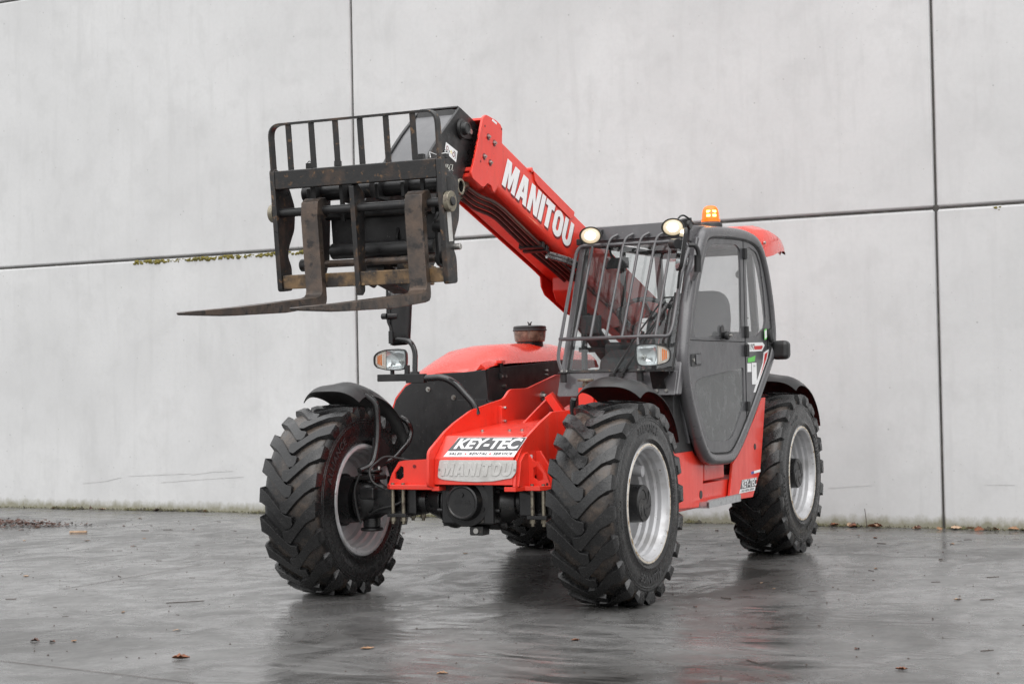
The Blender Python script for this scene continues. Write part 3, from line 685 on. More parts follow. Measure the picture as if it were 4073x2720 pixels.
    for k in range(26): b.add([(1.085, 1.18 + k * .0245, .51), (1.10, 1.18 + k * .0245, .51), (1.10, 1.192 + k * .0245, .521), (1.085, 1.192 + k * .0245, .521), (1.085, 1.204 + k * .0245, .51), (1.10, 1.204 + k * .0245, .51)], [(0, 3, 4), (1, 5, 2), (0, 1, 2, 3), (3, 2, 5, 4)])
    b.build('step', 'galvanised', T)
    SS = lambda u, v, d: Vector((X + .032 + d, 2.125 + u, .557 + v))
    st = MB().prism([(-.20, -.044), (.145, -.044), (.205, .044), (-.13, .044)], SS, 0, .001).build('dealer_sticker', 'decal_white', T)
    MB().prism([(-.178, -.016), (.164, -.016), (.203, .042), (-.132, .042)], SS, .0015, .002).build('sticker_field', 'decal_dark', st)
    text('sticker_lettering', 'KEY-TEC', lambda u, v: SS(.012 + u * 1.22, .012 + v, .003), 'decal_white', st, size=.068, bold=.002, shear=.3)
    text('sticker_lettering', 'SALES • RENTAL • SERVICE', lambda u, v: SS(-.018 + u * 1.25, -.031 + v, .003), 'decal_dark', st, size=.0185, bold=.0004, shear=.3)
    b = MB(); b.prism([(2.20, .628), (2.41, .634), (2.41, .652), (2.20, .646)], YZ, X + .031, X + .032); b.build('small_sticker', 'decal_white', T)
    b = MB(); b.prism([(2.20, .628), (2.26, .630), (2.26, .648), (2.20, .646)], YZ, X + .0325, X + .033); b.build('small_sticker', 'decal_blue', T)
    # red mounts beside the cab front
    b = MB(); b.span((.455, .60, 1.06), (.56, .72, 1.255)); b.prism([(.58, 1.05), (.60, 1.06), (.95, 1.28), (.95, 1.05)], YZ, .60, .70); b.cyl((.64, .62, .90), (.64, .62, 1.24), .075, 16)
    b.build('cab_mount', 'red_paint', ch, bevel=.01)
    b = MB(); b.cyl((.50, .62, 1.255), (.50, .62, 1.30), .018, 12); b.cyl((.50, .62, 1.295), (.50, .62, 1.31), .052, 18); b.cyl((.50, .62, 1.265), (.50, .62, 1.28), .024, 6); b.build('mount_bolt', 'brass_steel', ch, bevel=.003)
    b = MB(); b.span((-.95, WB + .55, .75), (.95, WB + .80, 1.15)); b.build('counterweight', 'red_paint', ch, bevel=.03)
def bracket(outer, hole, sx, ch):
    """plate with a triangular window: built as a ring by matching hole corners to outer corners"""
    o = outer if sx < 0 else outer
    hx = sum(p[0] for p in hole) / len(hole); hz = sum(p[1] for p in hole) / len(hole)
    def ray_hit(poly, ang):
        d = Vector((math.cos(ang), math.sin(ang))); best = None
        for i in range(len(poly)):
            a, b = Vector(poly[i]) - Vector((hx, hz)), Vector(poly[(i + 1) % len(poly)]) - Vector((hx, hz)); e = b - a
            den = d.x * e.y - d.y * e.x
            if abs(den) < 1e-9: continue
            t = (a.x * e.y - a.y * e.x) / den; u = (a.x * d.y - a.y * d.x) / den
            if t > 0 and -1e-6 <= u <= 1 + 1e-6 and (best is None or t > best): best = t
        return Vector((hx, hz)) + d * best
    angs = sorted(set([round(math.atan2(p[1] - hz, p[0] - hx), 4) for p in list(outer) + list(hole)] + [round(-PI + k * PI / 16 + .01, 4) for k in range(32)]))
    MB().ring([ray_hit(hole, a) for a in angs], [ray_hit(o, a) for a in angs], XZ, -.10, -.082).build('lifting_bracket', 'red_paint', ch)
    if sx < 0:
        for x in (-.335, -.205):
            b = MB(); b.cyl((x, -.1005, .80), (x, -.104, .80), .011, 12); b.build('bracket_hole_shade', 'decal_maroon', ch)  # flat dark disc paints the shade inside a round hole
frame_parts()

# ---------------- mudguards
def fender_mesh(side):
    grid = []; nu, nt = 17, 26
    for i in range(nt):
        t = i / (nt - 1); th = math.radians(-13 + 78 * t); row = []
        for j in range(nu):
            u = -1 + 2 * j / (nu - 1); w = .205 + .012 * math.sin(t * PI)
            r = .728 - .030 * (1 - min(1, t * 5)) ** 2 - .02 * t ** 3
            r -= .085 * abs(u) ** 3.2 * (1 - .25 * t)
            r += .012 * math.exp(-((u + .2) / .3) ** 2) * math.exp(-((t - .25) / .12) ** 2) - .010 * math.exp(-((u - .25) / .22) ** 2) * math.exp(-((t - .14) / .07) ** 2)
            tt = th + math.radians(6) * (abs(u) ** 2) * (1 if t < .5 else -1) * max(0, (1 - t * 4) if t < .5 else (t * 4 - 3)) * 1.0
            row.append(Vector((side * u * w, r * math.sin(tt), r * math.cos(tt))))
        grid.append(row)
    return MB().sheet(grid, -.006 if side > 0 else .006).mesh('mudguard', 'fender_plastic', 50)
def fenders():
    for sx, y in ((1, 0), (-1, 0), (1, WB), (-1, WB)):
        f = link('mudguard', fender_mesh(sx), T, bevel=.003, loc=(sx * .935, y, HUBZ))
        if y == 0:
            b = MB(); o = Vector((sx * .935, y, HUBZ))
            def stay(bb): bb.build('mudguard_stay', 'tube_black', f).matrix_parent_inverse = Matrix.Translation(-o)
            if sx < 0:
                b.tube([o + Vector((.19, .02, .655)), o + Vector((.245, .06, .60)), o + Vector((.25, .07, .46)), o + Vector((.25, .05, .32)), o + Vector((.24, .01, .21)), o + Vector((.20, -.08, .185))], .022, 12, .06); stay(b)
                b = MB(); b.tube([o + Vector((.19, .47, .50)), o + Vector((.24, .48, .47)), o + Vector((.245, .51, .41)), o + Vector((.245, .47, .34)), o + Vector((.24, .26, .23)), o + Vector((.20, .14, .21))], .019, 12, .06)
            else:
                b.tube([o + Vector((-.215, -.07, .61)), o + Vector((-.23, -.06, .58)), o + Vector((-.24, -.02, .42)), o + Vector((-.24, .0, .22))], .019, 10, .05)
            stay(b)
            if sx < 0:
                b = MB(); b.prism([(.02, .78), (.02, .97), (.10, .98), (.16, .94), (.22, .90), (.22, .84), (.12, .78)], YZ, -.70, -.688)
                b.build('stay_plate', 'black_plastic', f, bevel=.002).matrix_parent_inverse = Matrix.Translation(-o)
fenders()

# ---------------- engine hood
def hood():
    hd = empty('engine_bay', T)
    secs = []
    # (y, top z, inner-edge z, crown x, lower right z)
    prof = [(.845, 1.375, 1.385, 1.045), (.90, 1.405, 1.40, 1.055), (1.02, 1.452, 1.415, 1.06), (1.18, 1.505, 1.425, 1.06), (1.30, 1.545, 1.428, 1.06), (1.40, 1.560, 1.43, 1.06), (1.75, 1.572, 1.44, 1.06), (2.2, 1.572, 1.455, 1.06), (2.7, 1.53, 1.45, 1.05), (2.75, 1.40, 1.40, 1.0)]
    for (y, zt, ze, xr) in prof:
        pts = [(-xr + .02, .85), (-xr, .98), (-xr + .01, 1.10), (-xr + .05, zt - .17), (-xr + .13, zt - .085), (-xr + .24, zt - .030), (-xr + .38, zt - .006), (-.55, zt), (-.46, zt - .004), (-.40, zt - .02 - .1 * max(0, zt - ze - .05)), (-.345, ze + .035 + .25 * max(0, zt - ze - .06)), (-.315, ze + .012), (-.305, ze), (-.315, ze - .006), (-.40, ze - .01), (-.6, ze - .02), (-xr + .2, 1.22), (-xr + .06, 1.08), (-xr + .035, .98), (-xr + .04, .85)]
        secs.append([Vector((x, y, z)) for x, z in pts])
    o = MB().loft(secs).build('hood', 'red_gloss', hd, sharp=55)
    # black front panel following the hood's outline, set 1 cm proud of its lip
    fp = [(-1.015, .66), (-1.030, .98), (-1.018, 1.10), (-.985, 1.195), (-.91, 1.283), (-.79, 1.343), (-.62, 1.366), (-.45, 1.372), (-.31, 1.384), (-.29, 1.18), (-.16, 1.12), (-.155, .66)]
    MB().prism(fp, XZ, .835, .90).build('front_panel', 'black_panel', hd, bevel=.004)
    MB().prism([(-.62, .70), (-.16, .70), (-.16, 1.10), (-.30, 1.17), (-.30, 1.19), (-.52, 1.19)], XZ, .822, .834).build('front_panel', 'black_panel', hd, bevel=.003)
    for x, z in ((-.735, 1.262), (-.545, 1.205)):
        b = MB(); b.cyl((x, .835, z), (x, .818, z), .009, 8); b.cyl((x, .835, z), (x, .829, z), .017, 12); b.build('panel_bolt', 'steel', hd)
    sp = [(.86, 1.382), (.845, 1.388), (2.2, 1.452), (2.2, 1.30), (1.6, 1.345), (1.08, 1.262), (.86, 1.255), (.80, 1.22), (.76, 1.19), (.90, 1.16), (.88, 1.25)]
    sp = [(.850, 1.39), (2.2, 1.452), (2.2, 1.20), (.98, 1.10), (.93, 1.15), (.88, 1.25)]
    MB().prism(sp, YZ, -.318, -.298).build('side_panel', 'black_panel', hd, bevel=.003)
    b = MB(); b.span((-.297, 1.03, 1.365), (-.285, 1.065, 1.43)); b.span((-.297, 1.015, 1.318), (-.280, 1.115, 1.358)); b.build('hood_latch', 'black_plastic', hd, bevel=.003)
    b = MB(); b.span((-.315, 1.015, 1.425), (-.275, 1.075, 1.445)); b.build('latch_tab', 'red_gloss', hd, bevel=.003)
    for y, z in ((1.035, 1.338), (1.095, 1.338), (1.08, 1.275), (1.76, 1.375), (1.76, 1.345)):
        b = MB(); b.cyl((-.298, y, z), (-.276, y, z), .009, 8); b.build('panel_bolt', 'steel', hd)
    b = MB(); b.span((-.30, 1.08, 1.225), (-.12, 1.36, 1.245)); b.build('panel_strip', 'black_panel', hd)
    b = MB(); b.span((-1.0, .90, .62), (-.16, 2.6, 1.16)); b.span((-.9, .92, 1.14), (-.33, 2.6, 1.30)); b.build('engine_block', 'black_steel', hd)
    # air pre-cleaner
    a = empty('air_precleaner', T); c = Vector((-.50, 1.95, 0))
    MB().lathe([(1.53, .095), (1.585, .095), (1.59, .09)], c, (0, 0, 1), 32).build('intake_neck', 'black_plastic', a)
    MB().lathe([(1.582, .0), (1.582, .098), (1.588, .108), (1.615, .113), (1.660, .118), (1.662, .0)], c, (0, 0, 1), 36).build('dust_bowl', 'bowl_amber', a)
    MB().lathe([(1.662, .0), (1.662, .123), (1.668, .124), (1.672, .119), (1.690, .119), (1.697, .112), (1.700, .09), (1.703, .0)], c, (0, 0, 1), 36).build('cap', 'black_plastic', a, bevel=.002)
    b = MB(); b.cyl(c + Vector((0, 0, 1.70)), c + Vector((0, 0, 1.713)), .012, 10); b.bar(c + Vector((0, 0, 1.708)), c + Vector((-.016, 0, 1.727)), .008, .006); b.bar(c + Vector((0, 0, 1.708)), c + Vector((.016, 0, 1.727)), .008, .006)
    b.build('wing_nut', 'black_plastic', a)
hood()

# ---------------- boom
P0 = Vector((.08, .07, 2.577)); BA = Vector((0, .948, -.317)).normalized(); BN = Vector((0, .317, .948)).normalized()
BF = lambda s, t, x: Vector((x, P0.y, P0.z)) + BA * s + BN * t
BX0, BX1 = -.08, .24
def boom():
    bm = empty('boom', T)
    prof = []
    for (x, t, r) in ((BX0, -.165, .045), (BX1, -.165, .045), (BX1, .147, .012), (BX0, .147, .012)): prof.append((x, t))
    sec = fillet(prof, [.045, .045, .014, .014], 6, True)
    b = MB(); b.loft([[BF(s, p.y, p.x) for p in sec] for s in (-.13, .25, .9, 1.6, 2.4, 3.45)]); b.build('boom_tube', 'red_paint', bm)
    # front collar of the outer section: side plates, top and bottom plates, dark mouth
    ep = [(-.40, .165), (-.375, .195), (-.34, .205), (-.23, .225), (-.17, .226), (-.142, .205), (-.128, .140), (-.085, .02), (-.10, -.12), (-.122, -.185), (-.155, -.205), (-.19, -.180), (-.24, -.187), (-.27, -.225), (-.30, -.236), (-.425, -.238), (-.452, -.215), (-.440, -.163)]
    for x0, x1 in ((BX1, BX1 + .016), (BX0 - .016, BX0)):
        MB().prism(fillet(ep, .012, 3, True), BF, x0, x1).build('collar_plate', 'red_paint', bm, bevel=.003)
    b = MB(); b.prism([(-.40, .148), (-.40, .165), (-.10, .165), (-.10, .148)], BF, BX0, BX1); b.build('collar_web', 'red_paint', bm, bevel=.003)
    b = MB(); b.prism([(-.43, -.19), (-.43, -.165), (-.10, -.165), (-.10, -.19)], BF, BX0, BX1)
    b.build('collar_web', 'red_paint', bm, bevel=.003)
    b = MB(); b.prism([(-.425, -.225), (-.425, -.2), (-.25, -.2), (-.25, -.225)], BF, BX0 + .0, BX1); b.build('collar_web', 'red_paint', bm, bevel=.003)
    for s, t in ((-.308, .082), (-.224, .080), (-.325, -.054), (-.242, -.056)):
        b = MB(); b.cyl(BF(s, t, BX1 + .0162), BF(s, t, BX1 + .0175), .021, 16); b.build('bolt_recess_shade', 'decal_maroon', bm)  # dark red disc on the face paints the shade of a recess
        b = MB(); b.cyl(BF(s, t, BX1 + .010), BF(s, t, BX1 + .025), .014, 6); b.cyl(BF(s, t, BX1 + .025), BF(s, t, BX1 + .033), .007, 8); b.build('wear_pad_bolt', 'steel', bm)
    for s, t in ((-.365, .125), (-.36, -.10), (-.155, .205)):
        b = MB(); b.cyl(BF(s, t, BX1 + .0162), BF(s, t, BX1 + .0178), .007, 10); b.build('bolt_recess_shade', 'decal_maroon', bm)  # small dark discs, painted shade of holes in the plate
    b = MB(); b.prism([(-.290, .196), (-.286, .209), (-.224, .214), (-.226, .200)], BF, BX1 + .0162, BX1 + .0170); b.build('collar_slot_patch', 'decal_white', bm)  # white patch stands in for the bright wall seen through the slot
    # lapped stiffener on the top edge
    st = [(.33, .1505), (.352, .150), (.385, .108), (.43, .095), (.96, .088), (1.005, .120), (1.01, .1505)]
    MB().prism(st, BF, BX1 + .0005, BX1 + .010).build('stiffener', 'red_paint', bm, bevel=.002)
    MB().prism([(.33, .1475), (.33, .1575), (1.01, .1575), (1.01, .1475)], BF, .10, BX1 + .010).build('stiffener', 'red_paint', bm, bevel=.003)
    b = MB(); b.cyl(BF(.32, .150, .16), BF(.32, .150, BX1 + .012), .016, 12); b.build('lifting_eye', 'red_paint', bm, bevel=.003)
    # weld-line lettering
    polys, w = glyphs('MANITOU', .075); L0, Hh = -.005, .185; k = 1.045 / w
    for nm, mt, ds, dt, x0, x1 in (('letter_shadow', 'decal_maroon', .012, -.012, BX1 + .0015, BX1 + .0022), ('letter', 'decal_white', 0, 0, BX1 + .003, BX1 + .004)):
        for ps in polys:
            letter([[(L0 + ds + x * k - (1 - y) * Hh * .18, -.105 + dt + y * Hh) for x, y in q] for q in ps], BF, x0, x1).build(nm, mt, bm)
    # hydraulic pipes under the boom
    for i, x in enumerate((.175, .138, .100, .062)):
        b = MB(); pts = [BF(-.36 + .03 * i, -.18, x - .02), BF(-.34 + .05 * i, -.250, x), BF(-.20 + .06 * i, -.240, x), BF(.0 + .06 * i, -.200, x + .01), BF(.12 + .05 * i, -.192, x + .012), BF(.75, -.192, x), BF(.86, -.188, x), BF(1.2, -.186, x + .01), BF(3.0, -.186, x)]
        b.tube(pts, .0125, 8, .05); b.build('hydraulic_pipe', 'pipe_brown', bm)
        b = MB(); a, c = pts[0], pts[1]; b.cyl(a, c, .019, 8); b.build('pipe_fitting', 'brass_steel', bm)
    for s in (.70, .76):
        b = MB(); b.prism([(s, -.212), (s, -.172), (s + .035, -.172), (s + .035, -.212)], BF, .03, .20); b.build('pipe_clamp', 'black_steel', bm, bevel=.003)
    # skirt plate hanging on the far side
    MB().prism([(-.1, -.06), (-.1, -.166), (1.2, -.168), (1.30, -.172), (1.33, -.23), (1.40, -.265), (1.75, -.27), (2.3, -.16), (2.3, -.06)], BF, BX0 - .012, BX0 + .0).build('skirt_plate', 'red_paint', bm, bevel=.003)
    MB().prism([(1.34, -.16), (1.37, -.25), (1.45, -.30), (2.0, -.30), (2.3, -.16)], BF, -.02, .18).build('cylinder_lug', 'red_paint', bm, bevel=.01)
    # chromed return pipes curling round the base beside the cab
    b = MB(); b.tube([BF(.80, -.215, .2), BF(.93, -.195, .25), BF(1.05, -.18, .272), BF(1.16, -.16, .283), BF(1.20, -.08, .284), BF(1.215, .05, .280)], .014, 10, .06); b.build('hydraulic_pipe', 'chrome_tube', bm)
    b = MB(); b.tube([BF(.80, -.235, .19), BF(.95, -.215, .25), BF(1.10, -.20, .274), BF(1.20, -.17, .285), BF(1.26, -.05, .285)], .014, 10, .06); b.build('hydraulic_pipe', 'chrome_tube', bm)
    # lift cylinder under the boom
    b = MB(); b.cyl((.08, 1.55, 1.72), (.08, 2.9, 1.0), .065, 20); b.build('lift_cylinder', 'black_steel', bm)
    rg = random.Random(8); b = MB()
    for k in range(110):
        t = rg.uniform(-.16, .11); s0 = -.425 + (t + .16) * .07 + rg.gauss(0, .008); x = rg.choice((BX1 + .004, BX1 + .002, .215, .20)); r0 = rg.uniform(.003, .009)
        c0 = BF(s0 - .012, t, x); q = [c0 + Vector((math.cos(a) * r0 * .6, math.sin(a) * r0, math.sin(a * 1.7) * r0)) for a in (0, 1.3, 2.5, 3.8, 5.0)] + [c0 + Vector((r0 * .7, -r0 * .5, 0))]
        b.add(q, [(i, (i + 1) % 5, 5) for i in range(5)] + [(4, 3, 2, 1, 0)])
    kind(b.build('grease', 'axle_black', bm), 'stuff')
    # inner boom and head
    hd = empty('boom_head', T)
    b = MB(); b.loft([[BF(s, p.y, p.x) for p in fillet([(-.06, -.135), (.184, -.135), (.184, .120), (-.06, .120)], .02, 3, True)] for s in (-.62, -.05)]); b.build('inner_boom', 'black_steel', hd)
    HP = [(-.448, 2.900), (-.273, 2.845), (-.19, 2.80), (-.262, 2.655), (-.30, 2.585), (-.395, 2.545), (-.45, 2.47), (-.47, 2.35), (-.60, 2.16), (-.82, 1.95), (-1.0, 1.84), (-1.16, 1.88), (-1.22, 2.1), (-1.14, 2.28), (-.98, 2.43), (-.806, 2.616), (-.665, 2.735)]
    for x0, x1 in ((.185, .203), (-.085, -.067)): MB().prism(HP, YZ, x0, x1).build('head_plate', 'black_steel', hd, bevel=.004)
    strip = [(-.440, 2.892), (-.655, 2.728), (-.796, 2.606), (-.965, 2.428), (-.955, 2.418), (-.786, 2.596), (-.645, 2.718), (-.430, 2.882)]
    MB().prism(strip, YZ, -.066, .184).build('head_cover', 'dark_grey_paint', hd, bevel=.002)  # glossy black plate; the grey colour stands in for reflected sky
    MB().prism([(-.448, 2.902), (-.443, 2.910), (-.40, 2.90), (-.40, 2.89)], YZ, -.066, .184).build('head_lip', 'black_steel', hd)
    b = MB(); b.span((-.0, -1.05, 1.95), (.16, -.9, 2.25)); b.build('tilt_link', 'rust_black', hd, bevel=.01)
    # upper pin with keeper plate
    pc = Vector((.203, -.445, 2.772))
    kp = []
    for k in range(9): a = math.radians(60 + 240 * k / 8 + 0); kp.append((pc.y + .062 * math.cos(a), pc.z + .062 * math.sin(a)))
    kp += [(pc.y + .11, pc.z - .050), (pc.y + .135, pc.z - .02), (pc.y + .13, pc.z + .03)]
    MB().prism(kp, YZ, .204, .214).build('pin_keeper', 'black_steel', hd, bevel=.004)
    b = MB(); b.lathe([(0, .056), (.016, .054), (.018, .038), (.044, .036), (.047, .028), (.042, .024), (.042, 0)], (.210, pc.y - .01, pc.z), (1, 0, 0), 28); b.build('head_pin', 'black_steel', hd, bevel=.002)
    b = MB(); b.cyl((.214, pc.y + .10, pc.z - .005), (.222, pc.y + .10, pc.z - .005), .016, 14); b.build('keeper_bolt', 'steel', hd, bevel=.002)
    # lower boss (open tube end)
    q = Vector((.203, -.560, 2.425)); b = MB(); b.lathe([(0, .058), (.012, .050), (.05, .047), (.052, .034), (.01, .032), (.01, .0)], q, (1, 0, 0), 26); b.build('pivot_boss', 'black_steel', hd)
    b = MB(); b.lathe([(.051, .0475), (.056, .045), (.056, .035), (.051, .033)], q, (1, 0, 0), 26, True); b.build('boss_rim', 'brass_steel', hd)
    # safety sticker and chalked fleet number
    MB().prism([(-.658, 2.617), (-.637, 2.675), (-.498, 2.638), (-.517, 2.572)], YZ, .2042, .2052).build('safety_sticker', 'decal_white', hd)
    for (y, z, m, r) in ((-.625, 2.642, 'decal_maroon', .014), (-.548, 2.613, 'decal_maroon', .014), (-.577, 2.624, 'decal_yellow', .009)):
        b = MB(); b.lathe([(0, r), (.001, r), (.001, r * .7), (0, r * .7)], (.2055, y, z), (1, 0, 0), 16, True); b.build('sticker_symbol', m, hd)
    for pts in ([(-.606, 2.632), (-.600, 2.628), (-.598, 2.618)], [(-.545, 2.635), (-.522, 2.625), (-.525, 2.598), (-.535, 2.590)]):
        b = MB(); b.tube([(.2058, y, z) for y, z in pts], .0022, 5); b.build('sticker_symbol', 'decal_dark', hd)
    ch = lambda pts: MB().tube([(.2045, -.700 + u * .145, 2.475 + v * .072 + u * .008) for u, v in pts], .0022, 5).build('chalk_mark', 'chalk', hd)
    ch([(0, .1), (.12, .0), (.2, .2), (.06, .48), (.2, .55), (.22, .8), (.12, 1.), (.0, .9)])
    ch([(.28, .55), (.40, 1.0), (.40, .0)])
    ch([(.66, .75), (.56, .6), (.5, .75), (.56, .98), (.66, .9), (.67, .5), (.6, .02), (.52, .1)])
    ch([(.74, .95), (.98, 1.0), (.86, .5), (.82, -.05)]); ch([(.8, .48), (.98, .52)])
boom()

# ---------------- fork carriage
TI = math.radians(5.8)
CO = Vector((.076, -1.40, 1.818)); CB = Vector((0, math.cos(TI), math.sin(TI))); CU = Vector((0, -math.sin(TI), math.cos(TI)))
CF = lambda x, d, h: CO + Vector((x, 0, 0)) + CB * d + CU * h
def carriage():
    ca = empty('fork_carriage', T)
    W = .512
    def slab(x0, x1, d0, d1, h0, h1): 
        return MB().prism([(x0, h0), (x1, h0), (x1, h1), (x0, h1)], lambda a, b_, c: CF(a, c, b_), d0, d1)
    DH = lambda a, b_, c: CF(c, a, b_)
    ep = [(0, .0), (.0, .665), (.05, .665), (.06, .60), (.15, .56), (.19, .46), (.185, .40), (.17, .33), (.105, .24), (.085, .19), (.115, .13), (.11, .0)]
    for x0, x1 in ((-W - .015, -W + .015), (W - .015, W + .015)):
        MB().prism(fillet(ep, .02, 3, True), DH, x0, x1).build('end_plate', 'rust_black', ca, bevel=.004)
    # oblong holes in the end plates: their shade painted as dark patches on the faces
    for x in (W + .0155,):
        sl = fillet([(.055, .455), (.055, .56), (.095, .56), (.095, .455)], .02, 4, True); MB().prism(sl, DH, x, x + .001).build('end_plate_slot_shade', 'rubber_seal', ca)
    slab(-W + .016, W - .016, .0, .10, .555, .655).build('top_rail', 'rust_black', ca, bevel=.006)
    slab(-W + .016, W - .016, .012, .055, .012, .088).build('lower_rail', 'rust_tan', ca, bevel=.005)
    b = MB(); b.prism([(.0, -.035), (.0, .545), (.05, .56), (.12, .50), (.09, .25), (.07, .10), (.055, -.02), (.03, -.04)], DH, -.035, -.005); b.build('centre_plate', 'rust_black', ca, bevel=.005)
    b = MB(); b.cyl(CF(-W - .045, .045, .428), CF(W + .055, .045, .428), .024, 20); b.build('fork_shaft', 'black_steel', ca, bevel=.003)
    for x0, x1, r in ((W + .016, W + .045, .055), (-W - .045, -W - .016, .050)):
        b = MB(); b.cyl(CF(x0, .045, .428), CF(x1, .045, .428), r, 24); b.build('shaft_collar', 'brass_steel', ca, bevel=.004)
    for h, d, r, x0, x1, m in ((.525, .25, .046, -W + .05, -.03, 'black_steel'), (.525, .25, .046, .03, W - .04, 'black_steel'), (.20, .19, .044, -.27, .37, 'black_steel'), (.135, .12, .020, -.40, .50, 'fork_steel'), (.40, .2, .03, -.3, .36, 'black_steel')):
        b = MB(); b.cyl(CF(x0, d, h), CF(x1, d, h), r, 20); b.build('cross_tube', m, ca)
    slab(-.30, .37, .235, .25, .20, .42).build('back_plate', 'black_panel', ca, bevel=.003)
    for x in (-.36, .42):
        MB().prism([(.08, .10), (.08, .34), (.12, .38), (.14, .56), (.30, .60), (.32, .5), (.26, .15), (.2, .05)], DH, x, x + .02).build('hook_plate', 'black_steel', ca, bevel=.004)
    for x in (-.40, -.19, .03, .19):
        MB().prism([(.16, .47), (.16, .55), (.22, .60), (.29, .58), (.31, .5), (.27, .45)], DH, x, x + .025).build('hook_plate', 'black_steel', ca, bevel=.006)
    for x, d, w in ((-.335, .13, .030), (-.155, .12, .022), (.355, .10, .022), (.46, .11, .022), (.50, .15, .022)):
        slab(x - w / 2, x + w / 2, d, d + .02, .36, .58).build('back_bar', 'black_steel', ca, bevel=.002)
    for x in (-W + .10, W - .08):
        b = MB(); b.cyl(CF(x - .03, .13, .135), CF(x + .03, .13, .135), .035, 18); b.build('pin_end', 'rust_black', ca, bevel=.004)
    b = MB(); b.cyl(CF(W + .01, .10, .19), CF(W + .05, .10, .19), .017, 12); b.build('pin_end', 'steel', ca, bevel=.003)
    b = MB(); b.cyl(CF(W - .10, .10, .30), CF(W - .02, .10, .30), .03, 14); b.build('pin_end', 'black_steel', ca, bevel=.003)
    # tilt link below the plate
    b = MB(); b.prism([(.16, .02), (.20, .14), (.50, .08), (.46, -.02)], DH, .12, .20); b.build('tilt_bracket', 'rust_tan', ca, bevel=.006)
    b = MB(); b.prism([(.14, .04), (.16, .13), (.48, .02), (.44, -.06)], DH, -.05, .06); b.build('tilt_bracket', 'rust_black', ca, bevel=.006)
    b = MB(); b.lathe([(-.02, .03), (-.02, .055), (.02, .055), (.02, .03)], CF(.26, .24, .06), (1, 0, 0), 20, True); b.build('tilt_eye', 'rust_black', ca)
    # rating label on the end plate and loop of wire
    MB().prism([(.035, .22), (.03, .40), (.075, .40), (.08, .22)], DH, W + .016, W + .0175).build('rating_label', 'alu_plate', ca)
    b = MB(); b.tube([CF(W - .04, -.004, .66), CF(W - .045, .0, .69), CF(W - .02, .02, .675), CF(W + .02, .05, .68), CF(W + .05, .06, .675)], .0025, 5); b.build('tie_wire', 'decal_white', ca)
    for x, hh in ((-.335, .70), (-.155, .715), (.36, .68), (.50, .70)):
        b = MB(); b.box(CF(x, .11, .672), (.03, .03, .03)); b.tube([CF(x, .11, .672), CF(x - .012, .11, hh - .01), CF(x, .11, hh), CF(x + .012, .11, hh - .01), CF(x, .11, .68)], .003, 5); b.build('lock_pin', 'black_steel', ca)
    # load guard: bent flat bar and uprights
    lg = empty('load_guard', T)
    path = fillet([(-W, .655), (-W, .905), (W, .905), (W, .655)], .07, 7); th = .006; inn = []; out = []
    for i, p_ in enumerate(path):
        a = path[max(i - 1, 0)]; c = path[min(i + 1, len(path) - 1)]; d = (c - a).normalized(); n = Vector((-d.y, d.x)); inn.append(p_ - n * th); out.append(p_ + n * th)
    poly = inn + out[::-1]
    MB().prism(poly, lambda a, b_, c: CF(a, c, b_), .0, .05).build('guard_frame', 'rust_black', lg, bevel=.002)
    for x in (-.395, -.25, -.10, .052, .21, .37):
        slab(x - .016, x + .016, .012, .024, .656, .898).build('guard_bar', 'rust_black', lg, bevel=.002)
def fork(x, hook):
    w = .052; f = empty('fork', T)
    DH = lambda a, b_, c: CF(c, a, b_)
    sh = [(-.035, -.02), (-.035, .40), (-.020, .475), (.02, .495), (.065, .495), (.085, .46), (.085, .40), (.07, .385), (.012, .385), (.010, -.02)]
    pro = [(-.035, .40), (-.020, .475), (.02, .495), (.065, .495), (.085, .46), (.085, .40), (.07, .385), (.012, .385), (.010, .0), (.010, -.045), (.004, -.066), (-.012, -.082), (-.05, -.088), (-.40, -.094), (-.85, -.074), (-1.235, -.040), (-1.25, -.029), (-1.235, -.025), (-.8, -.034), (-.10, -.036), (-.060, -.030), (-.042, -.018), (-.035, .002)]
    b = MB()
    n = len(pro)
    # taper the blade's width towards the tip
    def ww(d): return w * (1 if d > -.85 else 1 - .55 * ((-.85 - d) / .4) ** 2)
    q = [CF(x - ww(d), d, h) for d, h in pro] + [CF(x + ww(d), d, h) for d, h in pro]
    b.add(q, [tuple(range(n)), tuple(range(2 * n - 1, n - 1, -1))] + [(i, (i + 1) % n, n + (i + 1) % n, n + i) for i in range(n)])
    b.build('fork_arm', 'fork_steel', f, bevel=.004)
carriage()
fork(-.272, 0); fork(.365, 0)

# ---------------- cab
DOOR = [(.820, 1.503), (.92, 1.811), (1.128, 2.107), (1.165, 2.155), (1.23, 2.196), (1.33, 2.214), (1.687, 2.231), (1.954, 2.236), (2.12, 2.228), (2.24, 2.205), (2.325, 2.160), (2.40, 2.075), (2.455, 1.98), (2.523, 1.82), (2.560, 1.66), (2.565, 1.58), (2.540, 1.48), (2.367, 1.358 - .02), (2.093, 1.115), (1.805, .905), (1.68, .835), (1.61, .808), (1.535, .800), (1.30, .806), (1.22, .815), (1.16, .835), (1.110, .87), (1.026, .945), (.898, 1.130), (.825, 1.28), (.798, 1.40)]
DOOR = [Vector(p) for p in DOOR][::-1]      # counter-clockwise in (y, z)
def area(poly): return sum(poly[i - 1].x * poly[i].y - poly[i].x * poly[i - 1].y for i in range(len(poly))) / 2
if area(DOOR) < 0: DOOR = DOOR[::-1]
def smooth_poly(P, it=1):
    for _ in range(it): P = [q for i in range(len(P)) for q in (P[i] * .75 + P[(i + 1) % len(P)] * .25, P[i] * .25 + P[(i + 1) % len(P)] * .75)]
    return P
DOORS = smooth_poly(DOOR, 1)
WS0, WS1, WK = 1.366, 2.14, .33 / .774
